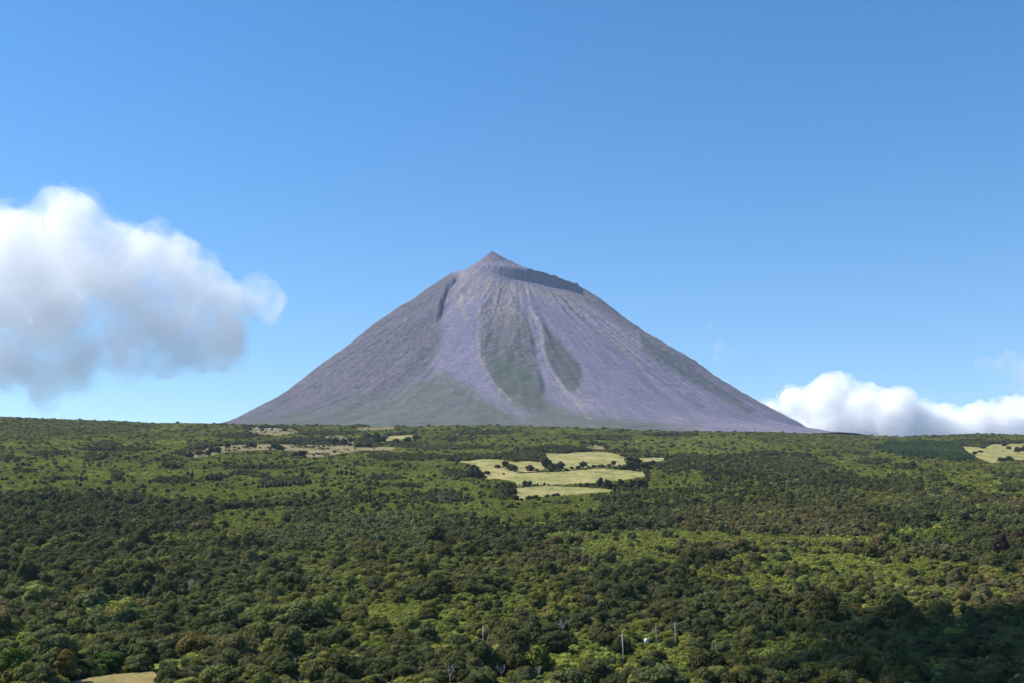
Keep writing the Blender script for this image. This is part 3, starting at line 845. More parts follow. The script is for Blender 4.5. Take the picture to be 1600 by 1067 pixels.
BLOBS = [  # striking single crowns: u, v ground, height px, width px, tint, mesh kind, label
    (170, 942, 11, 15, (0.36, 0.34, 0.045), 'bush', 'yellow flowering bush bright against dark woods'),
    (1123, 972, 13, 14, (0.27, 0.27, 0.075), 'dome', 'pale yellow green tree beside a dark evergreen wall'),
    (1146, 971, 17, 12, (0.21, 0.33, 0.05), 'dome', 'vivid lime green tree next to the pale yellow one'),
    (1145, 993, 14, 36, (0.14, 0.145, 0.035), 'dome', 'wide rounded yellow olive tree below the lime green tree'),
    (1240, 1003, 17, 16, (0.40, 0.36, 0.12), 'dome', 'cream flowering tree at the edge of the cloud shadow'),
    (1230, 1013, 8, 9, (0.44, 0.40, 0.15), 'bush', 'small cream flowering bush below the cream flowering tree'),
    (1205, 1005, 13, 24, (0.13, 0.14, 0.045), 'dome', 'sage yellow rounded tree beside the cream flowering tree'),
    (1421, 828, 9, 10, (0.25, 0.25, 0.07), 'bush', 'single pale yellow bush in the bright green grove'),
    (1463, 829, 9, 26, (0.40, 0.36, 0.10), 'bush', 'long cream yellow bush crowning the bright green grove'),
    (1448, 832, 5, 14, (0.36, 0.33, 0.09), 'bush', 'flat cream yellow bush beside the long cream one'),
    (1455, 843, 6, 14, (0.24, 0.25, 0.06), 'bush', 'low pale yellow bush under the long cream one'),
    (1461, 820, 7, 12, (0.19, 0.20, 0.05), 'bush', 'dull yellow bush uphill of the long cream one'),
    (1565, 868, 36, 26, (0.085, 0.052, 0.042), 'dome', 'dark reddish brown tree at the edge of the woods'),
    (1592, 850, 22, 22, (0.078, 0.046, 0.04), 'dome', 'dark maroon crown behind the reddish brown tree'),
    (100, 1067, 52, 38, (0.19, 0.14, 0.035), 'tall', 'golden brown dome shaped tree beside the straw meadow'),
    (20, 1068, 58, 62, (0.125, 0.165, 0.035), 'dome', 'big bright green cauliflower crowned tree in the corner of the valley'),
    (172, 1049, 30, 46, (0.095, 0.155, 0.04), 'dome', 'spreading fresh green tree beside the bright green clearing'),
    (265, 1042, 28, 34, (0.075, 0.092, 0.034), 'dome', 'dark green tree on the far side of the bright green clearing'),
    (300, 1038, 50, 62, (0.15, 0.124, 0.04), 'dome', 'large bronze crowned tree on the spur above the clearing'),
    (987, 913, 10, 12, (0.14, 0.060, 0.040), 'dome', 'rust tinted crown among olive trees'),
    (1009, 955, 13, 14, (0.17, 0.12, 0.07), 'dome', 'tan autumn coloured crown behind the middle pole'),
    (1000, 735, 4, 5, (0.05, 0.06, 0.03), 'bush', 'small dark bush at the corner of the long straw pasture'),
    (125, 1000, 24, 44, (0.046, 0.054, 0.026), 'dome', 'nearly black spreading tree on the slope uphill of the golden brown dome'),
    (480, 1000, 44, 66, (0.05, 0.058, 0.027), 'dome', 'broad nearly black crown casting the deepest shade on the spur'),
    (860, 1030, 40, 70, (0.066, 0.074, 0.03), 'dome', 'broad dark round crown downhill of the white forked dead tree'),
]
HEDGE = [  # u, v base, height px, width px around the pastures
    (778, 732, 6, 9), (789, 734, 13, 9), (797, 735, 9, 12), (804, 736.5, 9, 10), (829, 735, 7, 12), (839, 735, 3, 6), (853, 733, 14, 14), (861, 734, 8, 12), (867, 734, 9, 12),
    (876, 735, 13, 12), (885, 734.5, 3, 6), (894, 733, 4, 6), (904, 732.5, 5, 8), (911, 732, 10, 10), (787, 741, 3, 4), (762, 742, 6, 8), (812, 759, 3, 3), (820, 760, 8, 8), (828, 760, 8, 8),
    (835, 759.5, 4, 5), (840, 758.5, 4, 4), (851, 758.5, 5, 4), (857, 758.5, 3, 4), (815, 782, 4, 6), (827, 780, 5, 9), (838, 779, 5, 11), (856, 778, 5, 8), (868, 777.5, 6, 12),
    (882, 776, 3, 6), (895, 775, 3, 10), (920, 731, 3, 6), (929, 730.5, 4, 9), (941, 730, 4, 12), (952, 729, 4, 8), (959, 728, 8, 6), (968, 730, 4, 8), (975, 733, 6, 12), (988, 735, 19, 26),
    (1008, 734, 11, 10), (907, 759, 4, 9), (918, 760, 5, 9), (928, 761, 5, 9), (938, 762, 14, 9), (949, 764, 13, 12), (957, 764, 8, 9), (970, 764, 14, 10), (980, 767, 11, 12), (988, 768, 17, 12),
    (998, 767, 16, 13), (1006, 766, 16, 11), (1045, 719, 6, 13), (1020, 729, 8, 12), (1030, 731, 7, 12), (797, 770, 15, 13), (787, 769, 11, 15), (803, 775, 12, 12), (793, 778, 10, 14), (805, 782, 8, 10),
    (741, 749, 20, 13), (747, 750, 15, 12), (735, 749, 12, 12), (391, 700, 8, 11), (399, 700, 7, 5), (429, 702, 9, 12), (437, 703, 6, 10), (472, 714, 9, 14), (463, 714, 6, 12), (355, 701, 9, 6), (340, 706, 7, 12),
    (330, 707, 8, 8), (325, 712, 8, 8), (310, 712, 7, 10), (295, 714, 6, 10), (548, 692, 8, 7), (537, 695, 10, 9), (512, 693, 8, 12), (523, 694, 8, 10), (560, 698, 6, 12), (575, 698, 6, 12), (590, 693, 9, 10),
    (598, 691, 9, 10), (620, 694, 7, 14), (637, 693, 9, 12), (650, 688, 8, 10), (575, 686, 7, 12), (588, 685, 7, 12), (1537, 700, 3, 6), (1560, 693.5, 4, 6), (1570, 697, 5, 8), (1576, 701, 4, 8),
    (1590, 708, 9, 9), (1600, 707, 9, 10), (1575, 720, 6, 12), (1565, 720, 5, 10), (1523, 711, 6, 5), (1415, 731, 7, 8), (1426, 732, 9, 10), (1530, 706, 2.5, 8), (1285, 748, 6, 10), (1340, 757, 7, 14),
    (425, 672, 3, 4), (445, 673, 4, 7), (410, 673, 4, 4), (392, 672, 4, 5), (400, 679, 4, 5),
]
CONIFERS = [(527, 743, 12, 5), (533, 743.5, 12, 6), (541, 743.5, 13, 5), (549, 744, 10, 6), (554, 744, 9, 6), (829, 665, 8, 4), (1040, 672, 3, 3), (1052, 673.5, 5, 4), (1066, 674, 4, 4), (1408, 683, 4.5, 2.4),
            (300, 747, 14, 7), (294, 744, 9, 6), (324, 752, 11, 8), (331, 753, 13, 8), (338, 753, 13, 8), (344, 753, 12, 7), (262, 732, 9, 7), (272, 733, 10, 8), (279, 733, 8, 6), (187, 752, 12, 6), (193, 755, 10, 6),
            (66, 785, 14, 6), (72, 782, 12, 6), (85, 782, 13, 6), (92, 783, 12, 6), (108, 786, 16, 7), (115, 784, 14, 6), (154, 780, 13, 6), (158, 783, 10, 5), (190, 786, 10, 5), (204, 789, 13, 6), (211, 789, 12, 6), (219, 786, 9, 5),
            (565, 787, 14, 6), (572, 787, 13, 6), (578, 787, 15, 5), (447, 818, 18, 7), (452, 817, 16, 7), (8, 790, 14, 7), (20, 793, 13, 7), (660, 791, 9, 6)] + \
           [(404 + 6.2 * i, 763 - 0.45 * i + (i % 3), 9 + (i * 7 % 4), 5.5) for i in range(14)]
SHEDS = [(394, 669.5, 2.6, 2.2), (401, 669.5, 3.6, 2.4), (421.5, 670.5, 4.0, 2.2), (430, 670.5, 2.8, 2.0), (1022, 716.5, 2.8, 2.4), (1033.5, 717.6, 2.8, 2.2)]
for (u, vg, w, h) in SHEDS: KEEP.append((u - w, u + w, vg - h * 1.2, vg - .2, ground_uv(u, vg)[1]))
for (u, vg, h, w, *_) in BLOBS: KEEP.append((u - w * .36, u + w * .36, vg - h * .95, vg - h * 0.45, ground_uv(u, vg)[1]))
for (u, vg, h, w) in CONIFERS: KEEP.append((u - w * .3, u + w * .3, vg - h * .95, vg - h * 0.2, ground_uv(u, vg)[1]))
KEEP.append((1004, 1016, 996, 1003, ground_uv(1010, 1003)[1]))
KEEP.append((464, 471, 1056, 1062, ground_uv(467.5, 1063)[1]))

X, Y, Z, U, V, TYP, RAD, FLAT = scatter()
# crowns that stand where a surveyed single tree stands give way to it
for lst in (BLOBS, CONIFERS, HEDGE):
    for (u, vg, h, w, *_) in lst:
        x, y, z = ground_uv(u, vg); r = w / F * y * 0.36
        k = np.hypot(X - x, (Y - y)) > r
        X, Y, Z, U, V, TYP, RAD, FLAT = [a[k] for a in (X, Y, Z, U, V, TYP, RAD, FLAT)]

tick('scatter')

base = np.array([TYPES[k][2] for k in range(7)])[TYP]
br = np.exp(np.clip(rng.normal(0, 0.24, len(X)), -0.5, 0.38))[:, None]
hue = rng.normal(0, 0.06, len(X))[:, None]
reg = (1 + 0.34 * fbm(X / 90, Y / 200, 3, 91))[:, None]
TINT = base * br * reg * np.concatenate([1 + hue, np.ones_like(hue), 1 - hue], 1)

# ------------------------------------------------------------------ individuals: the nearest 300 of each of three kinds
KIND = np.where(np.isin(TYP, (SCRUB, BRIGHT)), 2, np.where(np.isin(TYP, (DARK, GRAY)), 1, 0))
KNAME = ['broadleaf_tree', 'evergreen_tree', 'bush']
KGROUP = ['broadleaf trees at the foot of the wooded slope', 'dark evergreen trees at the foot of the wooded slope', 'scrub bushes at the foot of the wooded slope']
KWORD = ['rounded crown', 'tall dark crown', 'low bush']
visible = (U > -12) & (U < 1612)
score = np.where(visible, RAD / Y, 0)
IND = np.zeros(len(X), bool)
for k in range(3):
    idx = np.where((KIND == k) & visible & (TYP != TEAL))[0]
    IND[idx[np.argsort(-score[idx])[:292]]] = True

LANDMARKS = [(973, 1015, 'the single armed pole'), (1057, 1000, 'the taller twin armed pole'), (1026, 1000, 'the shorter twin armed pole'), (755, 995, 'the armless pole'), (588, 920, 'the fan shaped russet bare tree'),
             (879, 985, 'the white forked dead tree'), (100, 1045, 'the golden brown dome tree'), (20, 1040, 'the cauliflower crowned tree'), (218, 1042, 'the bright green clearing'), (170, 937, 'the yellow flowering bush'),
             (300, 1020, 'the bronze crowned tree'), (467, 1060, 'the white marker stone'), (480, 980, 'the broad nearly black crown'), (703, 1055, 'the pale dead trunk'), (783, 1050, 'the broad bleached bare tree'),
             (860, 1010, 'the broad dark round crown'), (1240, 995, 'the cream flowering tree'), (1145, 985, 'the wide yellow olive tree'), (1467, 987, 'the short bright snag'), (1494, 968, 'the purplish bare tree'),
             (606, 1060, 'the small bleached bare tree'), (1375, 903, 'the pale grey bare crown'), (130, 985, 'the nearly black spreading tree'), (1113, 1007, 'the thin grey snag'), (1010, 999, 'the white water tank'),
             (842, 1052, 'the crooked white dead tree'), (537, 967, 'the short pale stump'), (283, 926, 'the short white snag'), (1565, 850, 'the reddish brown tree')]
ORD = ['nearest', 'second', 'third', 'fourth', 'fifth', 'sixth', 'seventh', 'eighth', 'ninth', 'tenth', 'eleventh', 'twelfth', 'thirteenth', 'fourteenth', 'fifteenth', 'sixteenth', 'seventeenth', 'eighteenth',
       'nineteenth', 'twentieth'] + ['twenty-' + w for w in ('first', 'second', 'third', 'fourth', 'fifth', 'sixth', 'seventh', 'eighth', 'ninth')] + \
      ['thirtieth'] + ['thirty-' + w for w in ('first', 'second', 'third', 'fourth', 'fifth', 'sixth', 'seventh', 'eighth', 'ninth')]


def hue_word(c):
    r, g, b = c; lum = 0.3 * r + 0.6 * g + 0.1 * b
    w = 'brownish' if r > g * 1.14 else ('yellow olive' if g > b * 4.6 and lum > 0.15 else ('olive' if r > g * 0.93 else 'green'))
    return ('dark ' if lum < 0.085 else 'light ' if lum > 0.20 else '') + w


def place_labels(us, vs, cols, word):
    """a label for each: hue, kind, rank from the landmark it stands nearest, on which side"""
    lm = np.array([(a, b) for a, b, _ in LANDMARKS]); keys = []
    for u, v, c in zip(us, vs, cols):
        d = np.hypot(lm[:, 0] - u, (lm[:, 1] - v) * 1.6); i = int(np.argmin(d))
        du, dv = u - lm[i, 0], (v - lm[i, 1]) * 1.6
        side = ('uphill of' if dv < 0 else 'downhill of') if abs(dv) > abs(du) else ('clearing side of' if du < 0 else 'cloud shadow side of')
        keys.append((i, side, d[i], hue_word(c)))
    out = [None] * len(us); groups = {}
    for n, k in enumerate(keys): groups.setdefault((k[0], k[1], k[3]), []).append(n)
    for (i, side, hw), ns in groups.items():
        for rank, n in enumerate(sorted(ns, key=lambda n: keys[n][2])):
            out[n] = '%s %s %s, %s %s' % (ORD[min(rank, len(ORD) - 1)], hw, word, side, LANDMARKS[i][2])
    return out


def add_tree(name, crown_me, trunk_me, loc, sc, rz, tint, label, cat, group):
    e = empty(name, loc); e.rotation_euler = (0, 0, rz); e.scale = sc
    tag(e, label, cat, group)
    c = bpy.data.objects.new('crown', crown_me); COL.objects.link(c); c.parent = e; c['tint'] = [float(q) for q in tint]
    if trunk_me is not None:
        t = bpy.data.objects.new('trunk', trunk_me); COL.objects.link(t); t.parent = e
    return e


DIMS = {'dome': (HI, TR_HI, 4.0, 9.0), 'tall': (TALL, TR_TALL, 3.6, 11.0), 'bush': (BUSH, TR_BUSH, 3.0, 4.2), 'con': (CON, TR_CON, 2.2, 12.0),
        'mdome': (MID, TR_HI, 4.0, 9.0), 'mtall': (MTALL, TR_TALL, 3.6, 11.0), 'mbush': (MBUSH, TR_BUSH, 3.0, 4.2)}
MESHK = np.array(['bush', 'dome', 'dome', 'dome', 'tall', 'con', 'bush'])[TYP]
SZ = np.clip(np.exp(rng.normal(-0.12, 0.17, len(X))), 0.55, 1.35); SZ = 1 + (SZ - 1) * np.where(TYP == SCRUB, 0.5, 1.0) * (1 - 0.7 * sstep(900, 2400, Y)); SZ = SZ * FLAT; SX = rng.uniform(0.9, 1.4, len(X)); SY = rng.uniform(0.9, 1.4, len(X)); RZ = rng.uniform(0, 6.28, len(X))
for k in range(3):
    ids = np.where(IND & (KIND == k))[0]
    labs = place_labels(U[ids], V[ids] - RAD[ids] * 1.2 * F / Y[ids], TINT[ids], KWORD[k])
    for i, lab in zip(ids, labs):
        ms, ts, r0, h0 = DIMS[MESHK[i]]; s = RAD[i] / r0
        add_tree(KNAME[k], ms[i % len(ms)], ts[i % len(ts)], (X[i], Y[i], Z[i] - 0.2), (s * SX[i], s * SY[i], s * SZ[i]), RZ[i], TINT[i], lab, ['tree', 'tree', 'bush'][k], KGROUP[k])


# single striking crowns, hedgerow trees, conifers
def by_px(u, vg, h, w, kind):
    x, y, z = ground_uv(u, vg); ms, ts, r0, h0 = DIMS[kind]
    m = (y * CP + z * SP) / F
    sx = w * m / 2 / (r0 * 1.05); sz = h * m / h0
    return (x, y, z - 0.15), (sx, sx, sz), ms, ts


for n, (u, vg, h, w, tint, kind, lab) in enumerate(BLOBS):
    loc, sc, ms, ts = by_px(u, vg, h, w, kind)
    add_tree('bush' if kind == 'bush' else 'tree', ms[n % len(ms)], ts[n % len(ts)], loc, sc, n * 1.3, tint, lab, 'bush' if kind == 'bush' else 'tree', None)

FCENT = [(905, 718, 'the highest straw pasture'), (800, 730, 'the pasture with the knoll'), (880, 746, 'the long middle straw pasture'), (880, 767, 'the lowest straw pasture'), (440, 700, 'the long brown pasture'),
         (522, 683, 'the small brown clearing'), (620, 684, 'the narrow yellow slip'), (425, 673, 'the ridge pasture with white sheds'), (1560, 707, 'the golden pasture'), (1430, 706, 'the blue green plantation')]


def edge_labels(lst, word, what):
    fc = np.array([(a, b) for a, b, _ in FCENT]); keys = []
    for (u, vg, h, w) in lst:
        d = np.hypot((fc[:, 0] - u) * 0.5, (fc[:, 1] - vg) * 2.2); i = int(np.argmin(d))
        side = 'above' if vg < fc[i, 1] - 3 else 'below' if vg > fc[i, 1] + 3 else 'level with'
        size = 'tall' if h > 11 else 'small' if h < 5 else 'low wide' if w > 1.5 * h else 'rounded'
        keys.append((i, side, size, u))
    out = [None] * len(lst); g = {}
    for n, k in enumerate(keys): g.setdefault(k[:3], []).append(n)
    for (i, side, size), ns in g.items():
        ns = sorted(ns, key=lambda n: keys[n][3])
        for rank, n in enumerate(ns):
            pre = '' if len(ns) == 1 else ('nearest' if rank == 0 else ORD[rank]) + ' '
            tail = '' if len(ns) == 1 else ', counted from the clouded peak side' if False else ', counting rightwards'
            out[n] = '%s%s %s %s %s%s' % (pre.replace('nearest', 'first'), size, what, side, FCENT[i][2], tail)
    return out


for n, ((u, vg, h, w), lab) in enumerate(zip(HEDGE, edge_labels(HEDGE, 'tree', 'dark hedgerow shrub'))):
    kind = 'mtall' if h > 1.15 * w else 'mdome' if h > 0.6 * w else 'mbush'
    loc, sc, ms, ts = by_px(u, vg + 0.4, h * 1.3, w * 1.4, kind)
    add_tree('hedgerow_shrub', ms[n % len(ms)], ts[n % len(ts)], loc, sc, n * 0.9, np.array((0.062, 0.070, 0.036)) * random.uniform(0.75, 1.35), lab, 'shrub', 'dark shrubs and trees along the pasture edges')
for n, ((u, vg, h, w), lab) in enumerate(zip(CONIFERS, edge_labels(CONIFERS, 'tree', 'dark pointed conifer'))):
    loc, sc, ms, ts = by_px(u, vg, h, w, 'con')
    add_tree('conifer_tree', ms[n % 3], ts[0], loc, sc, n * 1.1, np.array((0.040, 0.052, 0.034)) * random.uniform(0.8, 1.25), lab, 'conifer', 'dark pointed conifers on the hillside')


# dead trees
def dead_tree(kind, H, W, seed):
    r = random.Random(seed); sp_t = []; sp_b = []
    lean = r.uniform(-.06, .06) * H
    th = H * (0.95 if kind == 'snag' else 0.45 if kind == 'fork' else 0.30)
    R0 = max(0.16, H * 0.030)
    sp_t.append(([(0, 0, -0.8), (0, 0, 0.1), (lean * .5, 0, th * .5), (lean, 0, th)], [R0 * 1.25, R0, R0 * .8, R0 * (.25 if kind == 'snag' else .55)]))

    def grow(p, d, l, rad, dep):
        q = p + d * l; mid = p + d * l * .5 + Vector((r.uniform(-.08, .08), r.uniform(-.08, .08), r.uniform(0, .08))) * l
        sp_b.append(([p, mid, q], [rad, rad * .9, rad * .72]))
        if dep > 0:
            for k in range(r.choice((2, 3, 3))):
                dd = (d + Vector((r.uniform(-.75, .75), r.uniform(-.75, .75), r.uniform(-.15, .6)))).normalized(); grow(q, dd, l * r.uniform(.55, .8), rad * .55, dep - 1)
    n = {'snag': 4, 'fork': 5, 'fan': 8}[kind]
    for k in range(n):
        a = 6.283 * k / n + r.uniform(-.4, .4)
        z0 = th * (r.uniform(.45, .95) if kind == 'snag' else 1.0)
        out = W * (0.35 if kind == 'snag' else 0.5); up = H * (.1 if kind == 'snag' else .55)
        d = Vector((math.cos(a) * out, math.sin(a) * out, up)).normalized()
        l = {'snag': W * .4, 'fork': (H - th) * .62, 'fan': (H - th) * .5}[kind]
        grow(Vector((lean * z0 / th, 0, z0 - 0.05)), d, l, R0 * (.3 if kind == 'snag' else .5), {'snag': 1, 'fork': 2, 'fan': 3}[kind])
    return sp_t, sp_b


for n, (u, vg, vt, w, kind, lab) in enumerate(DEADS):
    x, y, z = ground_uv(u, vg); m = (y * CP + z * SP) / F
    H = (vg - vt) * m; W = w * m
    a, b = dead_tree(kind, H, W, 50 + n)
    if y > 1000: a, b = [[(p, [q * .42 for q in r_]) for p, r_ in L_] for L_ in (a, b)]
    e = empty('dead_tree', (x, y, z)); e.rotation_euler = (0, 0, n * 1.7)
    tag(e, lab, 'dead tree', 'bare dead trees among the green woods')
    obj('trunk', tubes_mesh('dead_trunk', a, M_DEAD), parent=e)
    obj('branches', tubes_mesh('dead_branches', b, M_TWIG if kind == 'fan' else M_DEAD, 4), parent=e)


tick('trees')

# ------------------------------------------------------------------ poles
def box_np(cx, cy, cz, sx, sy, sz):
    V = np.array([(cx + a * sx / 2, cy + b * sy / 2, cz + c * sz / 2) for c in (-1, 1) for b in (-1, 1) for a in (-1, 1)])
    return V, np.array([(0, 2, 3, 1), (4, 5, 7, 6), (0, 1, 5, 4), (2, 6, 7, 3), (0, 4, 6, 2), (1, 3, 7, 5)])


def box_obj(name, parts, mat, parent, bevel=0.0):
    VV = []; FF = []; off = 0
    for p in parts:
        v, f = box_np(*p); VV.append(v); FF.append(f + off); off += 8
    me = mesh_np(name, np.concatenate(VV), np.concatenate(FF), smooth=False)
    return obj(name, me, mat, parent)


POLE_LABEL = ['tall pale wooden pole with one short arm, standing lowest on the slope', 'shorter twin armed pole in front of a dark tree, beside the water tank',
              'taller twin armed pole rising from the green scrub', 'thin armless pole beside the leaning pale snag']
for n, (u, vt, vb, vg, arms) in enumerate(POLES):
    x, y, z = ground_uv(u, vg); m = (y * CP + z * SP) / F; H = (vg - vt) * m
    e = empty('utility_pole', (x, y, z)); e.rotation_euler = (0, math.radians((-2.2, -1.5, -2.0, -0.8)[n]), math.radians((8, -12, 5, 0)[n]))
    tag(e, POLE_LABEL[n], 'utility pole', 'utility poles above the scrub')
    v, q, caps = tube([(0, 0, -1.0), (0, 0, H * .5), (0, 0, H)], [0.185, 0.16, 0.125], 12)
    me = mesh_np('post', v, [q, np.array(caps)]); obj('post', me, M_POLE, e)
    for k in range(arms):
        za = H - 0.55 - k * 1.25; wa = (1.5, 2.0)[k] if arms == 2 else 0.9
        a = box_obj('crossarm', [(0, -0.15, za, wa, 0.12, 0.13)], M_ARM, e)
        for s in (-1, 1):
            iv, iq, ic = tube([(s * wa * .42, -0.15, za + 0.07), (s * wa * .42, -0.15, za + 0.14), (s * wa * .42, -0.15, za + 0.30)], [0.03, 0.075, 0.05], 8)
            obj('insulator', mesh_np('insulator', iv, [iq, np.array(ic)]), M_CERAM, a)
    cv, cq, cc = tube([(0, 0, H), (0, 0, H + .05), (0, 0, H + .09)], [0.14, 0.14, 0.04], 12)
    obj('cap', mesh_np('cap', cv, [cq, np.array(cc)]), M_ARM, e)

# ------------------------------------------------------------------ white sheds, tank, marker, wall
SHED_LABEL = ['smallest white shed of the row on the ridge, nearest the purple slope edge', 'second white shed on the ridge, taller than its neighbour', 'widest white shed on the ridge, standing on dry pasture',
              'small white shed at the end of the ridge row, by the wide one', 'tiny white shed at the tip of the highest straw pasture', 'lower white shed beside a dark shrub at the pasture tip']
for n, (u, vg, w, h) in enumerate(SHEDS):
    x, y, z = ground_uv(u, vg); m = (y * CP + z * SP) / F; W = w * m; H = h * m * .62; D = W * .7; rh = h * m * .36
    e = empty('shed', (x, y, z)); e.rotation_euler = (0, 0, math.radians(15 * ((n % 3) - 1)))
    tag(e, SHED_LABEL[n], 'shed', 'small white sheds on the pastures')
    wl = box_obj('wall', [(0, 0, H / 2 - .3, W, D, H + .6)], M_WHITE, e)
    ov = 0.25
    rv = np.array([(-W / 2 - ov, -D / 2 - ov, H + .02), (W / 2 + ov, -D / 2 - ov, H + .02), (W / 2 + ov, D / 2 + ov, H + .02), (-W / 2 - ov, D / 2 + ov, H + .02), (-W / 2 - ov, 0, H + rh), (W / 2 + ov, 0, H + rh)])
    obj('roof', mesh_np('roof', rv, [np.array([(0, 1, 5, 4), (2, 3, 4, 5), (3, 2, 1, 0)]), np.array([(0, 4, 3), (1, 2, 5)])], smooth=False), M_ROOFW, e)
    box_obj('door', [(W * .1, -D / 2 - .03, H * .36, W * .18, .06, H * .72)], M_DARKW, e)
    box_obj('window', [(-W * .28, -D / 2 - .03, H * .6, W * .14, .06, H * .28)], M_DARKW, e)

x, y, z = ground_uv(1010, 1003); m = (y * CP + z * SP) / F
e = empty('water_tank', (x, y, z)); tag(e, 'small white water tank showing among shrubs beside the shorter twin armed pole', 'tank')
v, q, c = tube([(0, 0, -.5), (0, 0, 1.2), (0, 0, 1.25)], [.8, .8, .74], 20); obj('body', mesh_np('body', v, [q, np.array(c)]), M_WHITE, e)
v, q, c = tube([(0, 0, 1.26), (0, 0, 1.4), (0, 0, 1.5)], [.72, .5, .12], 20); obj('lid', mesh_np('lid', v, [q, np.array(c)]), M_ROOFW, e)
x, y, z = ground_uv(467.5, 1063); e = empty('marker_stone', (x, y, z)); tag(e, 'small bright white marker stone among shrubs at the foot of the spur', 'marker stone')
bm = bmesh.new(); bmesh.ops.create_cube(bm, size=1.0)
for vv in bm.verts: vv.co = Vector((vv.co.x * (.62 if vv.co.z > 0 else .75), vv.co.y * .35, (vv.co.z + .5) * 1.35 - .3))
bmesh.ops.bevel(bm, geom=bm.edges[:], offset=.07, segments=3, affect='EDGES')
me = bpy.data.meshes.new('slab'); bm.to_mesh(me); bm.free(); obj('slab', me, M_WHITE, e)
box_obj('footing', [(0, 0, -.12, 1.1, .7, .3)], M_BASALT, e)


def stone_wall(pts, lab, h):
    V = []; rows = []
    P = [ground_uv(*p) for p in pts]; L = []
    for a, b in zip(P, P[1:]):
        n = max(2, int(math.hypot(b[0] - a[0], b[1] - a[1]) / 2.0))
        for k in range(n): L.append((a[0] + (b[0] - a[0]) * k / n, a[1] + (b[1] - a[1]) * k / n))
    L.append(P[-1][:2])
    for i, (x, y) in enumerate(L):
        z = float(zg(x, y)); hh = h * random.uniform(.75, 1.2)
        V += [(x, y - .5, z - .5), (x, y - .32, z + hh), (x, y + .32, z + hh * random.uniform(.9, 1.1)), (x, y + .5, z - .5)]
    n = len(L); Fq = []
    for i in range(n - 1):
        for k in range(3): Fq.append((i * 4 + k, i * 4 + 4 + k, i * 4 + 5 + k, i * 4 + 1 + k))
    Fq += [(3, 2, 1, 0), (n * 4 - 4, n * 4 - 3, n * 4 - 2, n * 4 - 1)]
    o = obj('stone_wall', mesh_np('stone_wall', np.array(V), np.array(Fq), smooth=False), M_BASALT)
    tag(o, lab, 'wall', 'dark stone walls between the pastures')


stone_wall([(808, 739.5), (825, 738.8), (850, 737.6), (880, 736)], 'dark stone wall below the shrubs of the knoll pasture', 2.2)
stone_wall([(806, 761.5), (850, 758.2), (900, 760), (950, 763.6)], 'dark stone wall with shrubs above the lowest straw pasture', 1.4)
stone_wall([(880, 736), (910, 733), (960, 730), (975, 733)], 'dark stone wall under the hedgerow of the highest straw pasture', 1.4)

# ------------------------------------------------------------------ the rest of the woods: uncountable, one object per kind of growth
def proto_collection(name, meshes):
    c = bpy.data.collections.new(name)
    for i, me in enumerate(meshes):
        c.objects.link(bpy.data.objects.new('%s_%02d' % (name, i), me))
    return c


def instancer(coll):
    g = bpy.data.node_groups.new('grow', 'GeometryNodeTree')
    g.interface.new_socket('Geometry', in_out='INPUT', socket_type='NodeSocketGeometry')
    g.interface.new_socket('Geometry', in_out='OUTPUT', socket_type='NodeSocketGeometry')
    n = g.nodes; l = g.links.new
    gi = n.new('NodeGroupInput'); go = n.new('NodeGroupOutput')
    ci = n.new('GeometryNodeCollectionInfo'); ci.inputs[0].default_value = coll; ci.inputs['Separate Children'].default_value = True; ci.inputs['Reset Children'].default_value = True
    iop = n.new('GeometryNodeInstanceOnPoints'); iop.inputs['Pick Instance'].default_value = True

    def na(nm, t):
        a = n.new('GeometryNodeInputNamedAttribute'); a.data_type = t; a.inputs['Name'].default_value = nm; return a.outputs[0]
    l(gi.outputs[0], iop.inputs['Points']); l(ci.outputs[0], iop.inputs['Instance']); l(na('pick', 'INT'), iop.inputs['Instance Index'])
    rot = n.new('FunctionNodeEulerToRotation'); l(na('turn', 'FLOAT_VECTOR'), rot.inputs[0]); l(rot.outputs[0], iop.inputs['Rotation'])
    l(na('size', 'FLOAT_VECTOR'), iop.inputs['Scale']); l(iop.outputs[0], go.inputs[0])
    return g


def mass(name, ids, meshes, nominal, label, cat, pick):
    me = bpy.data.meshes.new(name); me.vertices.add(len(ids))
    me.vertices.foreach_set('co', np.stack([X[ids], Y[ids], Z[ids] - 0.2], 1).astype(np.float32).ravel())
    s = RAD[ids] / nominal; zz = s * SZ[ids]
    # far clumps stand for several bushes: keep their real height
    a = me.attributes.new('size', 'FLOAT_VECTOR', 'POINT'); a.data.foreach_set('vector', np.stack([s * SX[ids], s * SY[ids], zz], 1).astype(np.float32).ravel())
    a = me.attributes.new('turn', 'FLOAT_VECTOR', 'POINT'); a.data.foreach_set('vector', np.stack([rng.normal(0, .06, len(ids)), rng.normal(0, .06, len(ids)), RZ[ids]], 1).astype(np.float32).ravel())
    a = me.attributes.new('pick', 'INT', 'POINT'); a.data.foreach_set('value', pick.astype(np.int32))
    color_attr(me, 'tint', TINT[ids])
    o = obj(name, me, M_LEAF); m = o.modifiers.new('grow', 'NODES'); m.node_group = instancer(proto_collection(name + '_kind', meshes))
    tag(o, label, cat, kind='stuff')


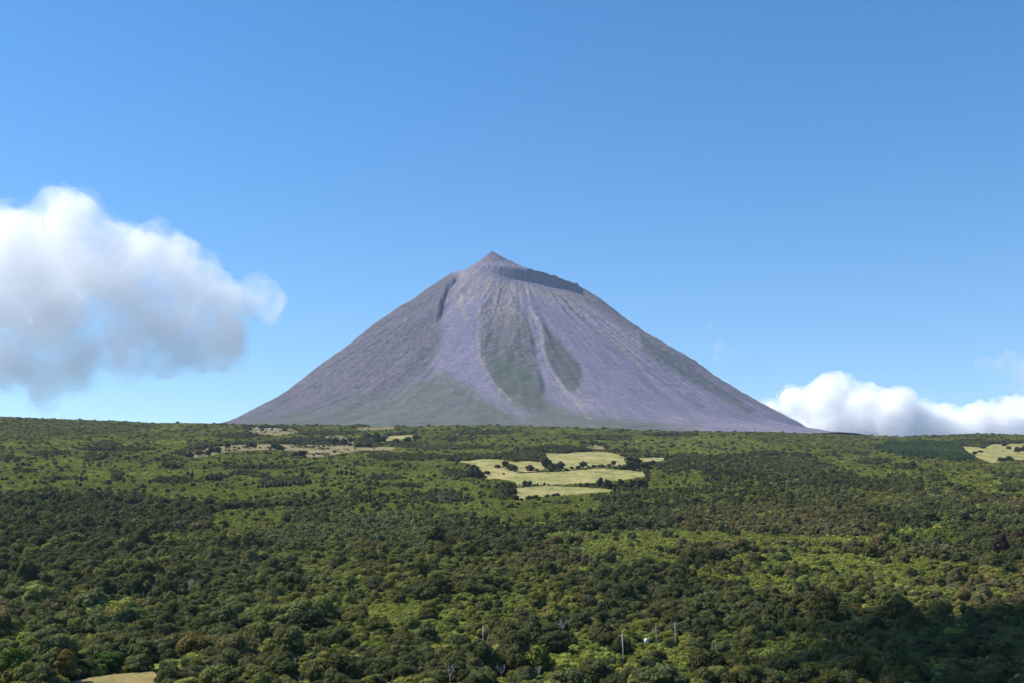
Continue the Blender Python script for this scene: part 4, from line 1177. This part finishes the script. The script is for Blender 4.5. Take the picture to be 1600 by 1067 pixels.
rest = ~IND
near = Y < 900
for nm, types, hi, lo, nom, lab, cat in (
        ('scrub', (SCRUB, BRIGHT), BUSH, MBUSH, 3.0, 'continuous bright green scrub covering the open parts of the hillside', 'scrub'),
        ('mixed_woods', (MIXED, BROWN), HI, MID, 4.0, 'olive and brown broadleaf woods covering the middle of the hillside', 'woods'),
        ('evergreen_woods', (DARK, GRAY), HI[:4] + TALL[:2], MID[:3] + MTALL[:2], 3.8, 'dark evergreen woods in bands and clumps across the hillside', 'woods'),
        ('conifer_plantation', (TEAL,), CON, CON, 2.2, 'blue green conifer plantation beside the golden pasture', 'woods')):
    ids = np.where(rest & np.isin(TYP, types))[0]
    pick = np.where(near[ids], rng.integers(0, len(hi), len(ids)), len(hi) + rng.integers(0, len(lo), len(ids)))
    mass(nm, ids, list(hi) + list(lo), nom, lab, cat, pick)
print('trees', len(X), 'individuals', IND.sum())

tick('masses')

# ------------------------------------------------------------------ clouds
ELEV, AZ = math.radians(48), math.radians(-80)      # azimuth clockwise from +Y
sd = Vector((math.sin(AZ) * math.cos(ELEV), math.cos(AZ) * math.cos(ELEV), math.sin(ELEV)))
SHADE = [(112, 395, 34), (150, 400, 45), (195, 410, 55), (96, 350, 30), (135, 350, 42), (178, 350, 50), (86, 315, 26), (125, 310, 36), (165, 310, 40), (140, 440, 28), (182, 455, 38), (225, 440, 60), (52, 325, 13), (66, 360, 14), (30, 318, 12), (84, 425, 14)]  # ground spots the added unseen cloud is shaped to shade


def cloud_body(name, blobs, y0, depth, grow, voxel, seed, disp, mat, parent=None):
    r = np.random.default_rng(seed); VV = []; FF = []; off = 0
    iv, if_ = ico(3)
    for (u, v, rad) in blobs:
        yy = y0 + r.uniform(-1, 1) * depth
        c = at_depth(u, v, yy); R = rad * grow * yy / F
        VV.append(iv * R * np.array([1, 1.1, 1]) + c); FF.append(if_ + off); off += len(iv)
    me = mesh_np('tmp', np.concatenate(VV), np.concatenate(FF))
    o = bpy.data.objects.new('tmp', me); COL.objects.link(o)
    md = o.modifiers.new('r', 'REMESH'); md.mode = 'VOXEL'; md.voxel_size = voxel
    dg = bpy.context.evaluated_depsgraph_get(); ev = o.evaluated_get(dg)
    m2 = bpy.data.meshes.new_from_object(ev)
    bpy.data.objects.remove(o)
    n = len(m2.vertices); co = np.empty(n * 3); m2.vertices.foreach_get('co', co); co = co.reshape(-1, 3)
    amp = disp; sc = 1.0 / (disp * 4.5)
    for k in range(5):
        nn = np.empty(n * 3); m2.vertices.foreach_get('normal', nn); nn = nn.reshape(-1, 3)
        w = np.stack([noise3(co * sc * .7, seed + 50 + k), noise3(co * sc * .7 + 9, seed + 60 + k), noise3(co * sc * .7 + 19, seed + 70 + k)], 1) * amp * 1.2
        co = co + nn * (amp * (np.abs(noise3((co + w) * sc, seed + k)) * 1.9 - 0.5))[:, None]
        m2.vertices.foreach_set('co', co.astype(np.float32).ravel()); m2.update()
        amp *= .5; sc *= 2.07
    m2.polygons.foreach_set('use_smooth', np.ones(len(m2.polygons), bool))
    m2.materials.clear()
    return obj(name, m2, mat, parent)


def cloud_mat(dens, nscale, soft, base=None):
    N = NT('cloud_droplets')
    pos = N('NewGeometry').outputs['Position']
    warp = N('TexNoise', {'Vector': pos, 'Scale': nscale * 0.7, 'Detail': 2.0}).outputs[1]
    w2 = N('VectorMath', {0: warp, 1: (0.5, 0.5, 0.5)}, operation='SUBTRACT').outputs[0]
    w3 = N('VectorMath', {0: w2, 'Scale': 0.55 / nscale}, operation='SCALE').outputs[0]
    p2 = N('VectorMath', {0: pos, 1: w3}, operation='ADD').outputs[0]
    nz = N.noise(p2, nscale, 6, 0.62)
    f = N('MapRange', {0: nz, 1: soft[0], 2: soft[1], 3: 0.0, 4: 1.0}, clamp=True, interpolation_type='SMOOTHSTEP').outputs[0]
    d = N.math('MULTIPLY', f, dens)
    if base:
        zz = N('SeparateXYZ', {0: p2}).outputs[2]
        d = N.math('MULTIPLY', d, N('MapRange', {0: zz, 1: base[0], 2: base[1], 3: base[2], 4: 1.0}, clamp=True).outputs[0])
    vol = N('VolumePrincipled', {'Color': (1, 1, 1, 1), 'Density': d, 'Anisotropy': 0.25})
    N.vol(vol.outputs[0])
    return N.m


def cloud(label, blobs, y0, depth, voxel, seed, disp, outer, inner=None):
    """a billowing body of thin droplets with, inside it, a denser heart"""
    ob = cloud_body('cloud', blobs, y0, depth, 1.12, voxel, seed, disp, cloud_mat(*outer)); tag(ob, label, 'cloud', 'clouds around the volcano')
    if inner: cloud_body('dense_heart', blobs, y0, depth, 0.86, voxel, seed, disp, cloud_mat(*inner), ob)


LEFT = [(30, 372, 62), (118, 362, 55), (62, 440, 95), (170, 410, 72), (245, 425, 62), (300, 455, 56), (200, 490, 64), (105, 520, 60), (40, 500, 55), (60, 585, 42), (120, 575, 40), (335, 520, 48), (290, 545, 36), (250, 520, 40),
        (-50, 430, 110), (-90, 540, 80), (400, 464, 26), (420, 471, 24), (408, 482, 20), (376, 472, 30), (20, 560, 40), (-160, 470, 120), (345, 480, 40), (85, 330, 30), (285, 395, 32), (325, 545, 30), (125, 562, 42), (195, 568, 34), (250, 562, 34), (20, 590, 34)]
RIGHT = [(u_, v_ + 6, r_) for u_, v_, r_ in [(1240, 615, 24), (1300, 640, 52), (1290, 612, 30), (1350, 640, 44), (1390, 650, 48), (1440, 665, 42), (1480, 672, 36), (1530, 660, 34), (1570, 665, 40), (1620, 660, 44), (1680, 650, 60), (1210, 650, 24), (1225, 690, 40), (1300, 700, 50),
         (1400, 710, 50), (1500, 710, 50), (1600, 710, 50)]]
cloud('large soft grey white cloud floating beside the volcano above the ridge', LEFT, 17500, 450, 75, 3, 150, (0.0013, 0.0017, (0.37, 0.72), (1900, 2600, 0.6)), (0.0024, 0.0015, (0.33, 0.68), (1900, 2700, 0.5)))
cloud('bright white cumulus bank rising from behind the ridge', RIGHT, 21000, 400, 65, 5, 105, (0.0045, 0.002, (0.36, 0.58)), (0.009, 0.0016, (0.28, 0.5)))
cloud('dim grey cloud wisp above the white cumulus bank', [(1545, 577, 16), (1580, 572, 22), (1620, 575, 30), (1600, 600, 18)], 18500, 150, 50, 7, 70, (0.0016, 0.0022, (0.40, 0.66)))
cloud('faint veil of cloud beside the purple slope', [(1108, 515, 9), (1120, 535, 11), (1140, 550, 10), (1125, 555, 9)], 19000, 100, 35, 9, 45, (0.0012, 0.005, (0.42, 0.68)))


def added_shade_cloud():
    # unseen cloud over the valley, added and shaped to shade the wood's edge
    r = np.random.default_rng(4); VV = []; FF = []; off = 0; iv, if_ = ico(3)
    for (gx, gy, gr) in SHADE:
        t = 2950 / sd.z
        c_ = np.array([gx + sd.x * t, gy + sd.y * t, 2920 + r.uniform(-20, 20)]); VV.append(iv * np.array([gr, gr, gr * .55]) + c_); FF.append(if_ + off); off += len(iv)
    m_ = mesh_np('tmp', np.concatenate(VV), np.concatenate(FF)); o = bpy.data.objects.new('tmp', m_); COL.objects.link(o)
    md = o.modifiers.new('r', 'REMESH'); md.mode = 'VOXEL'; md.voxel_size = 14
    ev = o.evaluated_get(bpy.context.evaluated_depsgraph_get()); m2 = bpy.data.meshes.new_from_object(ev); bpy.data.objects.remove(o)
    n = len(m2.vertices); q = np.empty(n * 3); m2.vertices.foreach_get('co', q); q = q.reshape(-1, 3)
    nn = np.empty(n * 3); m2.vertices.foreach_get('normal', nn); nn = nn.reshape(-1, 3)
    q = q + nn * (16 * noise3(q / 60, 3) + 8 * noise3(q / 25, 4))[:, None]
    m2.vertices.foreach_set('co', q.astype(np.float32).ravel()); m2.update(); m2.materials.clear()
    N = NT('shade_cloud'); N.vol(N('VolumePrincipled', {'Color': (1, 1, 1, 1), 'Density': 0.045, 'Anisotropy': 0.6}).outputs[0])
    tag(obj('cloud', m2, N.m), 'small unseen cloud overhead, added to shade the near edge of the wood', 'cloud', 'clouds around the volcano')


added_shade_cloud()

tick('clouds')

# ------------------------------------------------------------------ haze
def haze():
    v, f = box_np(0, 6300, 1215, 24000, 14600, 2630)
    o = obj('haze', mesh_np('haze', v, f, smooth=False))
    N = NT('haze_air')
    N.vol(N('VolumePrincipled', {'Color': (0.52, 0.68, 1.0, 1), 'Density': HAZE, 'Anisotropy': 0.0}).outputs[0])
    o.data.materials.append(N.m)
    tag(o, 'thin blue air between the valley and the volcano', 'haze', kind='stuff')


HAZE = 1.8e-5
haze()

# ------------------------------------------------------------------ light, sky, camera
sun = bpy.data.lights.new('sun', 'SUN'); sun.energy = 4.3; sun.angle = math.radians(0.53); sun.color = (1.0, 0.94, 0.85)
so = bpy.data.objects.new('sun', sun); COL.objects.link(so); so.rotation_euler = (-sd).to_track_quat('-Z', 'Y').to_euler()
so.location = sd * 3000

W = bpy.data.worlds.new('World'); SC.world = W; W.use_nodes = True
nt = W.node_tree; nt.nodes.clear()
sky = nt.nodes.new('ShaderNodeTexSky'); sky.sky_type = 'NISHITA'; sky.sun_disc = False
sky.sun_elevation = ELEV; sky.sun_rotation = AZ % (2 * math.pi); sky.altitude = 200; sky.air_density = 1.0; sky.dust_density = 0.1; sky.ozone_density = 2.5
bg = nt.nodes.new('ShaderNodeBackground'); bg.inputs['Strength'].default_value = 0.102
wo = nt.nodes.new('ShaderNodeOutputWorld')
hs = nt.nodes.new('ShaderNodeHueSaturation'); hs.inputs['Saturation'].default_value = 1.32
nt.links.new(sky.outputs[0], hs.inputs['Color']); nt.links.new(hs.outputs[0], bg.inputs[0]); nt.links.new(bg.outputs[0], wo.inputs[0])

cam = bpy.data.cameras.new('camera'); cam.sensor_width = 36; cam.lens = F / 1600 * 36; cam.clip_start = 0.5; cam.clip_end = 80000
co = bpy.data.objects.new('camera', cam); COL.objects.link(co); co.location = (0, 0, 0); co.rotation_euler = (math.pi / 2 + PITCH, 0, 0)
SC.camera = co

SC.view_settings.view_transform = 'Standard'; SC.view_settings.look = 'None'; SC.view_settings.exposure = 0.75; SC.view_settings.gamma = 1.0
c = SC.cycles
c.max_bounces = 34; c.diffuse_bounces = 2; c.glossy_bounces = 1; c.transmission_bounces = 3; c.volume_bounces = 32; c.transparent_max_bounces = 8
c.use_adaptive_sampling = True; c.adaptive_threshold = 0.02
c.use_denoising = True; c.denoiser = 'OPENIMAGEDENOISE'
c.volume_max_steps = 256
